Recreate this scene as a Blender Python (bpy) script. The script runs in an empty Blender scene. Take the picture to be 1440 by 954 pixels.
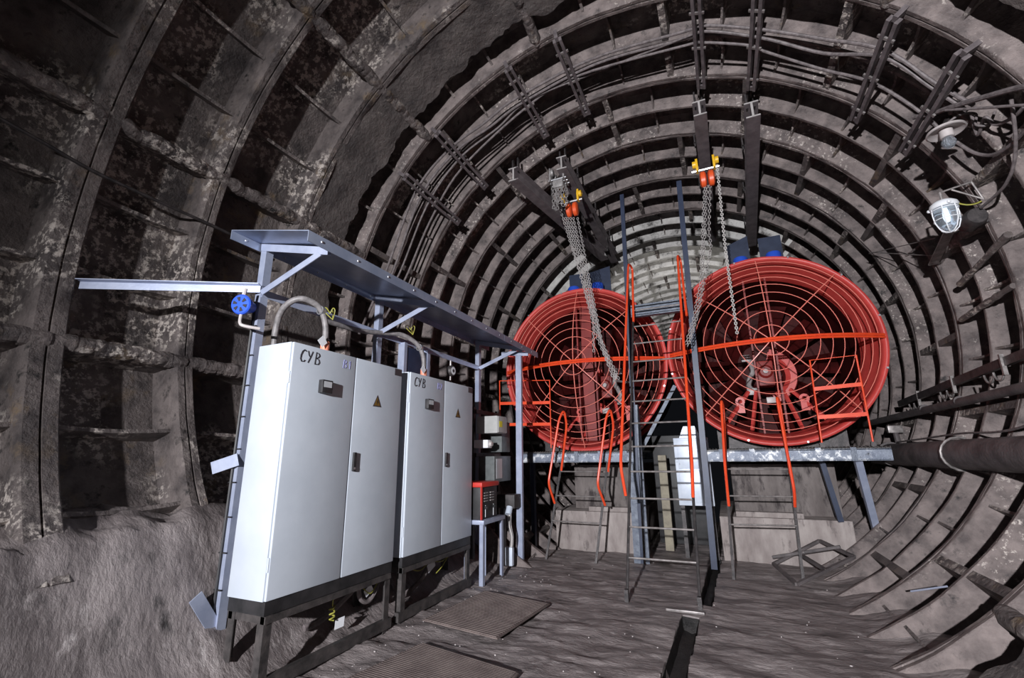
import bpy, bmesh, math, random
from mathutils import Vector, Matrix, noise
from math import sin, cos, pi, radians, sqrt, atan2, hypot
random.seed(7)
SC = bpy.context.scene
COL = SC.collection

# ------------------------------------------------------------------ camera, light, exposure
F_PX, CX, CY, EYE = 640.0, 720.0, 477.0, Vector((0, 0, 1.6))
def _ray(px, py):
    return Vector((px - CX, -(py - CY), -F_PX)).normalized()
_Z = _ray(689, -2013)
_Y = _ray(1020, 641); _Y = (_Y - _Z * _Y.dot(_Z)).normalized()
_X = _Y.cross(_Z)
ROT = Matrix((_X, _Y, _Z))                      # camera axes -> world
cam_d = bpy.data.cameras.new('camera'); cam_d.sensor_width = 36; cam_d.lens = 36 * F_PX / 1440
cam_d.clip_start = 0.05; cam_d.clip_end = 200
cam = bpy.data.objects.new('camera', cam_d); COL.objects.link(cam)
cam.matrix_world = Matrix.Translation(EYE) @ ROT.to_4x4()
SC.camera = cam
SC.view_settings.view_transform = 'Standard'
SC.view_settings.look = 'None'
SC.view_settings.exposure = 0.0
SC.view_settings.gamma = 1.0
SC.view_settings.use_curve_mapping = False

world = bpy.data.worlds.new('world'); SC.world = world; world.use_nodes = True
world.node_tree.nodes['Background'].inputs[0].default_value = (0.55, 0.6, 0.75, 1)
world.node_tree.nodes['Background'].inputs[1].default_value = 0.008

def spot(name, loc, aim, power, size, blend, radius, col):
    d = bpy.data.lights.new(name, 'SPOT'); d.energy = power; d.spot_size = radians(size)
    d.spot_blend = blend; d.shadow_soft_size = radius; d.color = col
    o = bpy.data.objects.new(name, d); COL.objects.link(o); o.location = loc
    o.rotation_euler = (Vector(aim) - Vector(loc)).to_track_quat('-Z', 'Y').to_euler()
    return o
def point(name, loc, power, radius, col):
    d = bpy.data.lights.new(name, 'POINT'); d.energy = power; d.shadow_soft_size = radius; d.color = col
    o = bpy.data.objects.new(name, d); COL.objects.link(o); o.location = loc
    return o
spot('flash_light', (-0.5, -6.0, 3.0), (0.15, 6.5, 2.4), 8300, 76, 0.8, 0.09, (0.95, 0.96, 1.0))
spot('tunnel_light', (-0.9, 12.0, 3.4), (-0.8, 16.0, 7.3), 420, 85, 0.9, 0.2, (1.0, 0.98, 0.95))

# ------------------------------------------------------------------ helpers
TXC, TZC, TR, TRO = -0.924, 3.36, 3.90, 4.21     # tunnel axis, flange radius, plate radius

def at(px, py, x=None, y=None, z=None):
    d = ROT @ _ray(px, py)
    if x is not None: t = x / d.x
    elif y is not None: t = y / d.y
    else: t = (z - EYE.z) / d.z
    return EYE + d * t
def cyl(px, py, r=TR):
    d = ROT @ _ray(px, py)
    a = d.x ** 2 + d.z ** 2; ox = -TXC; oz = EYE.z - TZC
    b = ox * d.x + oz * d.z; c = ox * ox + oz * oz - r * r
    return EYE + d * ((-b + sqrt(b * b - a * c)) / a)
def pol(ang, r, y):
    return Vector((TXC + r * cos(radians(ang)), y, TZC + r * sin(radians(ang))))
def nz(x, y, z=0.0, o=4):
    return noise.fractal(Vector((x, y, z)), 1.0, 2.0, o)

class MB:
    def __init__(s): s.v = []; s.f = []
    def add(s, vs, fs):
        n = len(s.v); s.v += [Vector(p) for p in vs]; s.f += [tuple(i + n for i in q) for q in fs]; return s
    def box(s, a, b):
        x0, y0, z0 = [min(a[i], b[i]) for i in range(3)]; x1, y1, z1 = [max(a[i], b[i]) for i in range(3)]
        return s.add([(x0,y0,z0),(x1,y0,z0),(x1,y1,z0),(x0,y1,z0),(x0,y0,z1),(x1,y0,z1),(x1,y1,z1),(x0,y1,z1)],
                     [(0,3,2,1),(4,5,6,7),(0,1,5,4),(1,2,6,5),(2,3,7,6),(3,0,4,7)])
    def cbox(s, a, b, w=0.01):                   # box with bevelled edges
        bm = bmesh.new(); t = MB().box(a, b)
        vs = [bm.verts.new(p) for p in t.v]
        for q in t.f: bm.faces.new([vs[i] for i in q])
        bmesh.ops.bevel(bm, geom=bm.edges[:], offset=w, segments=2, affect='EDGES', profile=0.6)
        bm.verts.index_update()
        s.add([v.co.copy() for v in bm.verts], [[v.index for v in f.verts] for f in bm.faces]); bm.free(); return s
    def bar(s, p, q, w, h, up=(0, 0, 1)):        # rectangular bar from p to q
        p, q = Vector(p), Vector(q); d = (q - p).normalized(); u = Vector(up)
        if abs(d.dot(u)) > 0.95: u = Vector((1, 0, 0))
        a = d.cross(u).normalized(); u = a.cross(d).normalized()
        vs = [c + a * sx * w / 2 + u * sz * h / 2 for c in (p, q) for sx, sz in ((-1,-1),(1,-1),(1,1),(-1,1))]
        return s.add(vs, [(0,1,2,3),(7,6,5,4),(0,4,5,1),(1,5,6,2),(2,6,7,3),(3,7,4,0)])
    def angle(s, p, q, a, b, w=0.05, t=0.006):   # L-section from p to q, legs along a and b
        p, q, a, b = Vector(p), Vector(q), Vector(a).normalized(), Vector(b).normalized()
        prof = [(0,0),(w,0),(w,t),(t,t),(t,w),(0,w)]
        vs = [c + a * i + b * j for c in (p, q) for i, j in prof]; n = 6
        return s.add(vs, [(0,1,2,3),(0,3,4,5),(9,8,7,6),(11,10,9,6)] + [(i,(i+1)%n,(i+1)%n+n,i+n) for i in range(n)])
    def tube(s, pts, r, seg=8, closed=False, rs=None):
        pts = [Vector(p) for p in pts]; n = len(pts); base = len(s.v)
        prev = None
        for i, p in enumerate(pts):
            if closed: d = pts[(i+1) % n] - pts[i-1]
            else: d = pts[min(i+1, n-1)] - pts[max(i-1, 0)]
            d.normalize()
            if prev is None:
                a = d.cross(Vector((0,0,1)) if abs(d.z) < 0.9 else Vector((1,0,0))).normalized()
            else:
                a = (prev - d * prev.dot(d)).normalized()
            prev = a; b = d.cross(a)
            rr = rs[i] if rs else r
            for k in range(seg):
                t = 2 * pi * k / seg; s.v.append(p + a * (rr * cos(t)) + b * (rr * sin(t)))
        m = n if closed else n - 1
        for i in range(m):
            for k in range(seg):
                i2 = (i + 1) % n
                s.f.append((base+i*seg+k, base+i*seg+(k+1)%seg, base+i2*seg+(k+1)%seg, base+i2*seg+k))
        if not closed:
            s.f.append(tuple(base + k for k in range(seg))[::-1]); s.f.append(tuple(base+(n-1)*seg+k for k in range(seg)))
        return s
    def lathe(s, prof, c, axis='Z', seg=32, a0=0, a1=360, closed_prof=False, jit=None):
        c = Vector(c); base = len(s.v); full = abs(a1 - a0) >= 359.9
        n = seg if full else seg + 1; m = len(prof)
        for i in range(n):
            t = radians(a0 + (a1 - a0) * i / seg)
            for j, (r, h) in enumerate(prof):
                rr = r + (jit(t, j) if jit else 0)
                if axis == 'Z': p = Vector((rr*cos(t), rr*sin(t), h))
                elif axis == 'Y': p = Vector((rr*cos(t), h, rr*sin(t)))
                else: p = Vector((h, rr*cos(t), rr*sin(t)))
                s.v.append(c + p)
        for i in range(seg):
            i2 = (i + 1) % n
            for j in range(m if closed_prof else m - 1):
                j2 = (j + 1) % m
                s.f.append((base+i*m+j, base+i2*m+j, base+i2*m+j2, base+i*m+j2))
        return s
    def cylr(s, p, q, r, seg=16, r2=None):
        return s.tube([p, q], r, seg, rs=[r, r2 if r2 is not None else r])
    def poly(s, pts, ext):                       # prism from polygon pts, extruded by vector ext
        n = len(pts); e = Vector(ext); vs = [Vector(p) for p in pts] + [Vector(p) + e for p in pts]
        return s.add(vs, [tuple(range(n))[::-1], tuple(range(n, 2*n))] + [(i,(i+1)%n,(i+1)%n+n,i+n) for i in range(n)])
    def ball(s, c, r, seg=12, sc=(1,1,1)):
        k = max(4, seg // 2)
        prof = [(max(1e-4, r*sin(pi*i/k)), -r*cos(pi*i/k)) for i in range(k+1)]
        t = MB().lathe(prof, (0,0,0), 'Z', seg)
        return s.add([Vector(c) + Vector((p.x*sc[0], p.y*sc[1], p.z*sc[2])) for p in t.v], t.f)
    def build(s, name, m, parent=None, smooth=True, ang=35, origin=None):
        me = bpy.data.meshes.new(name)
        off = Vector(origin) if origin is not None else Vector((0, 0, 0))
        me.from_pydata([p - off for p in s.v], [], s.f); me.update()
        bm = bmesh.new(); bm.from_mesh(me); bmesh.ops.recalc_face_normals(bm, faces=bm.faces[:]); bm.to_mesh(me); bm.free()
        me.materials.append(m)
        if smooth:
            me.polygons.foreach_set('use_smooth', [True] * len(me.polygons)); me.set_sharp_from_angle(angle=radians(ang))
        o = bpy.data.objects.new(name, me); COL.objects.link(o)
        if parent is not None:
            o.parent = parent
            if parent.type == 'EMPTY': o.location = -parent.location
        else: o.location = off
        return o

def smooth_pts(P, n=6):
    P = [Vector(p) for p in P]; out = []
    for i in range(len(P) - 1):
        p0, p1, p2, p3 = P[max(0, i-1)], P[i], P[i+1], P[min(len(P)-1, i+2)]
        for k in range(n):
            t = k / n
            out.append(0.5 * ((2*p1) + (p2-p0)*t + (2*p0-5*p1+4*p2-p3)*t*t + (3*p1-p0-3*p2+p3)*t**3))
    return out + [P[-1]]

def thing(name, label, cat, loc, group=None):
    o = bpy.data.objects.new(name, None); COL.objects.link(o); o.location = loc
    o.empty_display_size = 0.1; o['label'] = label; o['category'] = cat
    if group: o['group'] = group
    return o
def tag(o, label, cat, group=None, kind=None):
    o['label'] = label; o['category'] = cat
    if group: o['group'] = group
    if kind: o['kind'] = kind
    return o
def lab(o, t): o['label'] = t; return o
def struct(o): o['kind'] = 'structure'; return o

# ------------------------------------------------------------------ materials
def mat(name, c1, c2=None, rough=0.6, metal=0.0, scale=6.0, bump=0.0, bscale=30.0, spots=None, detail=6,
        lo=0.35, hi=0.65, stretch=None, spec=0.5):
    m = bpy.data.materials.new(name); m.use_nodes = True; nt = m.node_tree; N = nt.nodes; L = nt.links
    b = N['Principled BSDF']; b.inputs['Roughness'].default_value = rough; b.inputs['Metallic'].default_value = metal
    b.inputs['Specular IOR Level'].default_value = spec
    tc = N.new('ShaderNodeTexCoord'); src = tc.outputs['Object']
    if stretch:
        mp = N.new('ShaderNodeMapping'); mp.inputs['Scale'].default_value = stretch; L.new(src, mp.inputs[0]); src = mp.outputs[0]
    def nse(sc, det=6, r=0.6):
        n = N.new('ShaderNodeTexNoise'); n.inputs['Scale'].default_value = sc; n.inputs['Detail'].default_value = det
        n.inputs['Roughness'].default_value = r; L.new(src, n.inputs['Vector']); return n.outputs['Fac']
    def ramp(fac, a, z, c_a=(0,0,0,1), c_z=(1,1,1,1)):
        r = N.new('ShaderNodeValToRGB'); r.color_ramp.elements[0].position = a; r.color_ramp.elements[1].position = z
        r.color_ramp.elements[0].color = c_a; r.color_ramp.elements[1].color = c_z; L.new(fac, r.inputs[0]); return r.outputs[0]
    def mixc(fac, a, z):
        x = N.new('ShaderNodeMix'); x.data_type = 'RGBA'; L.new(fac, x.inputs[0])
        for v, i in ((a, 6), (z, 7)):
            if isinstance(v, tuple): x.inputs[i].default_value = (*v, 1)
            else: L.new(v, x.inputs[i])
        return x.outputs[2]
    def mul(a, z):
        x = N.new('ShaderNodeMath'); x.operation = 'MULTIPLY'; L.new(a, x.inputs[0]); L.new(z, x.inputs[1]); return x.outputs[0]
    col = c1
    if c2: col = mixc(ramp(nse(scale, detail), lo, hi), c1, c2)
    for sp in (spots or []):                     # (colour, scale, lo, hi, big scale, big lo, big hi)
        fac = ramp(nse(sp[1], 8, 0.7), sp[2], sp[3])
        if len(sp) > 4: fac = mul(fac, ramp(nse(sp[4], 3, 0.5), sp[5], sp[6]))
        col = mixc(fac, col, sp[0])
    if isinstance(col, tuple): b.inputs['Base Color'].default_value = (*col, 1)
    else: L.new(col, b.inputs['Base Color'])
    if bump:
        bp = N.new('ShaderNodeBump'); bp.inputs['Strength'].default_value = bump; bp.inputs['Distance'].default_value = 0.03
        a = nse(bscale, 8, 0.65); L.new(a, bp.inputs['Height']); L.new(bp.outputs[0], b.inputs['Normal'])
    return m

M = {}
M['iron'] = mat('cast_iron', (0.045,0.036,0.036), (0.20,0.165,0.155), 0.62, 0, 3.5, 1.0, 20, detail=10,
    spots=[((0.20,0.14,0.085), 4.0, 0.52, 0.66, 1.3, 0.5, 0.62), ((0.58,0.51,0.46), 15, 0.50, 0.58, 1.1, 0.48, 0.58), ((0.012,0.01,0.01), 7, 0.56, 0.68)])
M['rib'] = mat('rib_iron', (0.075,0.058,0.056), (0.22,0.177,0.166), 0.55, 0, 4.5, 0.6, 26, detail=9,
    spots=[((0.5,0.44,0.40), 20, 0.56, 0.62, 1.1, 0.52, 0.62), ((0.02,0.016,0.016), 6, 0.57, 0.7)])
M['coat'] = mat('rough_coating', (0.06,0.05,0.049), (0.14,0.118,0.11), 0.75, 0, 3.0, 1.0, 14, detail=9,
    spots=[((0.30,0.26,0.235), 26, 0.58, 0.66, 1.6, 0.5, 0.65)])
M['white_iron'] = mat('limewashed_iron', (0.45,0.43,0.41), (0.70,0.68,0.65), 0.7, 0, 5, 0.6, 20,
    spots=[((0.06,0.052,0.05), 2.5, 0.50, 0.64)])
M['floor'] = mat('dirty_concrete', (0.13,0.108,0.106), (0.30,0.258,0.252), 0.5, 0, 2.2, 0.9, 9, detail=9, stretch=(0.8, 1.7, 1),
    spots=[((0.46,0.41,0.40), 5, 0.54, 0.68, 1.2, 0.46, 0.62), ((0.02,0.017,0.017), 3, 0.56, 0.72), ((0.6,0.57,0.55), 60, 0.72, 0.74)])
M['mud'] = mat('black_mud', (0.008,0.007,0.007), (0.03,0.026,0.025), 0.45, 0, 9, 0.8, 40)
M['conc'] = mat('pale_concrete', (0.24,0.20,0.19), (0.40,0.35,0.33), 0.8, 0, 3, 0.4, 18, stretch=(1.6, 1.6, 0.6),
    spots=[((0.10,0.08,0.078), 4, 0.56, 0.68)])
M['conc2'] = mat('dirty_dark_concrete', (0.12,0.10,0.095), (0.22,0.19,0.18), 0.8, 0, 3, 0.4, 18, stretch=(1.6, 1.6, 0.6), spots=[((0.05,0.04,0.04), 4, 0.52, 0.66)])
M['bar'] = mat('bracket_steel', (0.09,0.075,0.078), (0.17,0.145,0.148), 0.5, 0.1, 9, 0.2, 50)
M['cab'] = mat('grey_enamel', (0.47,0.51,0.57), (0.52,0.56,0.62), 0.42, 0, 3, 0.02, 90, spots=[((0.42,0.43,0.45), 5, 0.70, 0.78)])
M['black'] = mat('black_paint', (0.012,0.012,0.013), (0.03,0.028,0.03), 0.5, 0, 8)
M['stand'] = mat('dusty_black_steel', (0.02,0.018,0.018), (0.07,0.06,0.058), 0.6, 0, 10, 0.2, 50)
M['glass'] = mat('meter_glass', (0.45,0.46,0.48), None, 0.12)
M['chrome'] = mat('steel', (0.5,0.5,0.52), (0.6,0.6,0.62), 0.3, 0.8, 20)
M['galv'] = mat('blue_grey_galvanised', (0.33,0.37,0.50), (0.45,0.49,0.62), 0.38, 0.35, 5, 0.05, 40)
M['sheet'] = mat('galvanised_sheet', (0.30,0.35,0.48), (0.40,0.45,0.58), 0.33, 0.5, 4, 0.03, 30)
M['blue'] = mat('blue_plastic', (0.03,0.10,0.62), None, 0.35)
M['navy'] = mat('navy_steel', (0.018,0.026,0.055), (0.03,0.042,0.08), 0.45, 0.1, 6)
M['navyl'] = mat('worn_blue_steel', (0.07,0.085,0.12), (0.16,0.18,0.22), 0.45, 0.2, 9, 0.2, 40)
M['plat'] = mat('chipped_blue_grey_steel', (0.13,0.15,0.20), (0.24,0.27,0.33), 0.45, 0.2, 6, 0.2, 40,
    spots=[((0.65,0.66,0.68), 9, 0.51, 0.57, 2.5, 0.42, 0.55), ((0.03,0.035,0.045), 7, 0.58, 0.64)])
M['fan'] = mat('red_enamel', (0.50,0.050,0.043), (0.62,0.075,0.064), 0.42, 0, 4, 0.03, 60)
M['fanin'] = mat('deep_shaded_red', (0.034,0.003,0.003), (0.065,0.005,0.005), 0.6, 0, 4, 0.05, 40, spec=0.2)  # fan red darkened: shade inside the barrel put into the colour
M['fand'] = mat('half_shaded_red', (0.17,0.014,0.011), (0.26,0.02,0.016), 0.5, 0, 4)  # motor and column red, dimmed in colour for the barrel's shade
M['wire'] = mat('red_wire', (0.80,0.22,0.17), None, 0.35)
M['rail'] = mat('orange_red_paint', (0.85,0.085,0.022), (0.75,0.06,0.02), 0.38, 0, 8)
M['dark'] = mat('dark_steel', (0.03,0.027,0.028), (0.075,0.065,0.065), 0.45, 0.3, 12, 0.2, 60)
M['rung'] = mat('worn_rung_steel', (0.16,0.145,0.14), (0.34,0.31,0.30), 0.4, 0.4, 14)
M['beam'] = mat('beam_steel', (0.12,0.10,0.105), (0.20,0.17,0.174), 0.6, 0.1, 6, 0.2, 40)
M['beamend'] = mat('bare_beam_end', (0.32,0.30,0.29), (0.42,0.39,0.38), 0.6, 0.1, 9)
M['chain'] = mat('chain_steel', (0.50,0.47,0.46), (0.68,0.65,0.63), 0.35, 0.35, 30)
M['orange'] = mat('orange_paint', (0.80,0.10,0.02), (0.7,0.09,0.025), 0.4, 0, 12)
M['yellow'] = mat('yellow_paint', (0.85,0.50,0.02), (0.75,0.42,0.02), 0.4, 0, 12)
M['hgrey'] = mat('grey_casting', (0.22,0.20,0.20), (0.42,0.40,0.39), 0.5, 0.3, 12, 0.2, 50)
M['cable'] = mat('dusty_cable', (0.09,0.075,0.075), (0.19,0.16,0.16), 0.6, 0, 20)
M['pipe'] = mat('dusty_pipe', (0.055,0.047,0.048), (0.135,0.115,0.115), 0.55, 0, 5, 0.4, 30, spots=[((0.36,0.32,0.30), 9, 0.66, 0.70)])
M['conduit'] = mat('grey_conduit', (0.13,0.12,0.12), (0.24,0.22,0.22), 0.5, 0, 20)
M['pink'] = mat('faded_orange_sleeve', (0.75,0.25,0.16), None, 0.5)
M['paper'] = mat('white_card', (0.78,0.79,0.82), None, 0.6)
M['tie'] = mat('yellow_green_wire', (0.38,0.33,0.05), (0.22,0.24,0.05), 0.5, 0, 60)
M['mat'] = mat('brown_rubber', (0.10,0.075,0.07), (0.16,0.125,0.115), 0.7, 0, 5, 0.2, 40)
M['sign'] = mat('dirty_yellow', (0.16,0.085,0.012), None, 0.6)
M['plate'] = mat('dark_nameplate', (0.05,0.045,0.05), None, 0.4)
M['ink'] = mat('black_marker', (0.012,0.012,0.02), None, 0.6)
M['inkb'] = mat('faint_blue_marker', (0.24,0.24,0.48), None, 0.6)
M['pale'] = mat('pale_blue_panel', (0.50,0.56,0.66), (0.66,0.71,0.80), 0.4, 0.1, 4, spots=[((0.18,0.19,0.22), 6, 0.62, 0.68)])
M['boxg'] = mat('grey_box', (0.36,0.36,0.35), (0.42,0.42,0.41), 0.5, 0, 8)
M['boxd'] = mat('dark_green_grey_box', (0.07,0.08,0.08), (0.13,0.14,0.14), 0.5, 0, 8)
M['beige'] = mat('beige_concrete', (0.36,0.32,0.24), (0.26,0.23,0.18), 0.8, 0, 8, 0.3, 30)
M['porc'] = mat('dusty_enamel', (0.42,0.38,0.37), (0.55,0.50,0.49), 0.4, 0, 10)
M['weldred'] = mat('welder_red', (0.55,0.03,0.02), None, 0.45)
M['sticker'] = mat('yellow_sticker', (0.75,0.65,0.05), None, 0.5)
M['rope'] = mat('pale_rope', (0.55,0.52,0.50), None, 0.8)
def clear_glass(name, emit):
    m = bpy.data.materials.new(name); m.use_nodes = True; b = m.node_tree.nodes['Principled BSDF']
    b.inputs['Base Color'].default_value = (0.85, 0.92, 1, 1); b.inputs['Roughness'].default_value = 0.08
    b.inputs['Transmission Weight'].default_value = 0.9; b.inputs['IOR'].default_value = 1.25
    return m
M['clear'] = clear_glass('lamp_glass', 0)
def emit(name, c, s):
    m = bpy.data.materials.new(name); m.use_nodes = True; b = m.node_tree.nodes['Principled BSDF']
    b.inputs['Base Color'].default_value = (0.8, 0.85, 0.9, 1)
    b.inputs['Emission Color'].default_value = (*c, 1); b.inputs['Emission Strength'].default_value = s; return m
M['glow'] = emit('lit_bulb', (0.75, 0.9, 1.0), 1.5)

# ------------------------------------------------------------------ tunnel shell
A0, A1 = -66.0, 246.0
Y0, Y1 = -6.0, 24.0
def shell(name, a0, a1):
    mb = MB(); na = int((a1 - a0) / 2); ny = 60; base = 0
    for r in (TRO, TRO + 0.12):
        for i in range(na + 1):
            a = a0 + (a1 - a0) * i / na
            for j in range(ny + 1): mb.v.append(pol(a, r, Y0 + (Y1 - Y0) * j / ny))
    W = ny + 1; H = (na + 1) * W
    for i in range(na):
        for j in range(ny):
            q = (i*W+j, (i+1)*W+j, (i+1)*W+j+1, i*W+j+1)
            mb.f.append(q); mb.f.append(tuple(k + H for k in q)[::-1])
    for i in range(na):
        for j in (0, ny): mb.f.append((i*W+j, (i+1)*W+j, (i+1)*W+j+H, i*W+j+H))
    for j in range(ny):
        for i in (0, na): mb.f.append((i*W+j, i*W+j+1, i*W+j+1+H, i*W+j+H))
    return mb

def web(mb, ang, ya, yb, depth, th, dip):
    """stiffening plate along the axis between two ribs, its inner edge dipping in the middle"""
    prof = []
    n = 8
    for i in range(n + 1):
        t = i / n; y = ya + (yb - ya) * t
        d = depth - dip * (1 - abs(2 * t - 1) ** 1.6)
        prof.append((y, TRO - d))
    pts = [pol(ang, TRO + 0.03, ya)] + [pol(ang, r, y) for y, r in prof] + [pol(ang, TRO + 0.03, yb)]
    tv = Vector((-sin(radians(ang)), 0, cos(radians(ang))))
    mb.poly([p - tv * th / 2 for p in pts], tv * th)

def crust(mb, ang, ya, yb):
    n = 48; P = [pol(ang + 0.35 * nz(i * .12, ang, 2), TR + 0.055 + 0.02 * nz(i * .1, ang), ya + (yb - ya) * i / n) for i in range(n + 1)]
    base = len(mb.v); mb.tube(P, 0.06, 12, rs=[0.072 + 0.008 * nz(i * .2, ang, 5) for i in range(n + 1)])
    for k in range(base, len(mb.v)):
        p = mb.v[k]; mb.v[k] = p + noise.noise_vector(p * 16) * 0.011
near_ribs = [-4.7, -3.63, -2.56, -1.5, -0.45, 0.60, 1.65, 2.68, 3.78, 4.88]
far_ribs = [(5.60, 0), (6.31, 1), (6.97, 0), (7.69, 1), (8.38, 0), (9.10, 1)]
y = 9.10
while y < 22:
    far_ribs += [(y + 0.70, 0), (y + 1.42, 1)]; y += 1.42
ribs = [(q, 1) for q in near_ribs] + far_ribs
walls = {'wall_left': (130, A1), 'ceiling': (48, 130), 'wall_right': (A0, 48)}
mbs = {k: shell(k, *v) for k, v in walls.items()}
def sect(a):
    a = (a + 180) % 360 - 180
    if a < -114: a += 360
    return 'wall_left' if a >= 130 else ('ceiling' if a >= 48 else ('wall_right' if a >= A0 else None)), a
def add_web(a, *args):
    k, a = sect(a)
    if k and a < (220 if args[0] < 6.6 else A1):
        web(mbs[k], a, *args)
        if args[3] > 0.1 and args[1] < 5: crust(mbs[k], a, args[0], args[1])
for i in range(len(near_ribs) - 1):
    ya, yb = near_ribs[i], near_ribs[i + 1]
    for k in range(36):
        a = 162 + 10 * k + (15 if i == 5 else 0) * 0
        if k % 3 == 0: add_web(a, ya, yb, 0.27, 0.12, 0.03)
        else: add_web(a, ya, yb, 0.24, 0.035, 0.08)
joints = [4.88] + [q for q, j in far_ribs if j]
for i in range(len(joints) - 1):
    ya, yb = joints[i], joints[i + 1]; ym = [q for q, j in far_ribs if ya < q < yb][0]
    off = 98 if i == 0 else (31.5 if i % 2 else 47)
    for k in range(36):
        a = off + 10.3 * k
        if k * 10.3 > 355: continue
        main = (k % 3 == 0)
        for p, q in ((ya, ym), (ym, yb)):
            add_web(a, p, q, 0.30 if main else 0.29, 0.085 if main else 0.028, 0.0 if main else 0.10)
for k, mb in mbs.items():
    struct(mb.build(k, M['iron'], smooth=False))

def ring(yc, joint, b0, b1):
    w = 0.062 if joint else 0.03
    k = 1.0
    if yc < 2: w = 0.11; k = .3
    elif yc < 4.5: w = 0.08; k = .3
    r = TR
    if joint: prof = [(TRO+0.02,-w-0.13*k),(TRO-0.03,-w-0.085*k),(r+0.16,-w-0.035*k),(r+0.06,-w-0.012),(r+0.012,-w),(r,-w+0.012),(r,-0.010),(r+0.02,-0.004),(r+0.02,0.004),(r,0.010),(r,w-0.012),(r+0.012,w),(r+0.06,w+0.012),(r+0.16,w+0.035),(TRO-0.03,w+0.085),(TRO+0.02,w+0.13)]
    else: prof = [(TRO+0.02,-w-0.12),(TRO-0.03,-w-0.075),(r+0.16,-w-0.03),(r+0.06,-w-0.008),(r+0.015,-w),(r+0.005,-w+0.01),(r+0.005,w-0.01),(r+0.015,w),(r+0.06,w+0.008),(r+0.16,w+0.03),(TRO-0.03,w+0.075),(TRO+0.02,w+0.12)]
    jit = lambda t, j: 0.011 * nz(t * 9, yc * 3.1, j * 0.15)
    return MB().lathe([(a, b + yc) for a, b in prof], (TXC, 0, TZC), 'Y', int((b1 - b0) / 2), b0, b1, jit=jit)
for i, (yc, j) in enumerate(ribs):
    if yc < 11: struct(ring(yc, j, A0, 220 if yc < 4.5 else (222 if yc < 6.6 else A1)).build('trim_%d' % (i + 1), M['iron'] if yc < 4.5 else M['rib'], ang=40)); continue
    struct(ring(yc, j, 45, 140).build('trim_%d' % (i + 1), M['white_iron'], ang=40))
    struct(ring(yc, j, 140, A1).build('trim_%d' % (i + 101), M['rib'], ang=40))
    struct(ring(yc, j, A0, 45).build('trim_%d' % (i + 201), M['rib'], ang=40))

# ragged coating filling the ring between the third and fourth near ribs
def coating(a0, a1, yb, sd):
    mb = MB(); na, ny = int((a1 - a0) / 0.8), 16
    for i in range(na + 1):
        a = a0 + (a1 - a0) * i / na
        ye = yb + 0.16 * nz(a * 0.09, sd, 0, 5) + 0.05 * nz(a * 0.5, sd, 3)
        for j in range(ny + 1):
            t = j / ny; yy = 3.74 + (ye - 3.74) * t
            r = TR + 0.012 + 0.025 * nz(a * 0.12, yy * 2.2, sd, 5)
            if j == ny: r = TRO + 0.02
            mb.v.append(pol(a, r, yy))
    W = ny + 1
    for i in range(na):
        for j in range(ny): mb.f.append((i*W+j, (i+1)*W+j, (i+1)*W+j+1, i*W+j+1))
    return mb
struct(coating(72, 222, 4.52, 1.0).build('trim_60', M['coat'], ang=60))
struct(coating(-64, 36, 4.40, 9.0).build('trim_61', M['coat'], ang=60))

# ------------------------------------------------------------------ floor with drain channel and earth bank on the left
def sstep(t): t = max(0, min(1, t)); return t * t * (3 - 2 * t)
def bank(x, y):
    amp = 1.0 - 0.88 * sstep((y - 6.2) / 1.2)
    P = ((-3.2, 0), (-3.45, .08), (-3.74, .36), (-3.90, .90), (-4.02, 1.13), (-4.2, 1.2), (-4.7, 1.26))
    if x >= -3.2: return 0.0
    for (a, u), (b, v) in zip(P, P[1:]):
        if x >= b: return amp * (u + (v - u) * (x - a) / (b - a))
    return amp * 1.25
def floor_z(x, y):
    z = bank(x, y) + 0.026 * nz(x * 1.4 + 0.6 * y, y * 3.4, 0.3) + 0.016 * nz(x * 3 + y, y * 8, 4) + 0.006 * nz(x * 9, y * 22, 9)
    z += 0.07 * bank(x, y) * nz(x * 3, y * 3, 7)
    z += 0.10 * sstep((x - 1.0) / 0.5)
    z -= 0.02
    return z - 0.012
def trench(x, y):
    if y < 5.56: c = -0.535 + 0.02 * (y - 4.5); h = 0.075
    elif 5.95 < y < 8.6: c = -0.40 + 0.035 * (y - 6); h = 0.06
    else: return 0.0
    d = abs(x - c) - h - 0.012 * nz(x * 2, y * 5, 8)
    return -0.24 * (1 - sstep(d / 0.012)) if d < 0.012 else 0.0
xs = []
x = -4.6
while x < -0.80: xs.append(x); x += 0.045
while x < -0.15: xs.append(x); x += 0.013
while x < 1.62: xs.append(x); x += 0.05
ys = [-3 + 0.036 * i for i in range(int(16 / 0.036))]
mb = MB()
for yy in ys:
    for xx in xs: mb.v.append(Vector((xx, yy, floor_z(xx, yy) + trench(xx, yy))))
W = len(xs)
for j in range(len(ys) - 1):
    for i in range(W - 1): mb.f.append((j*W+i, j*W+i+1, (j+1)*W+i+1, (j+1)*W+i))
struct(mb.build('floor', M['floor'], ang=50))

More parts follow.
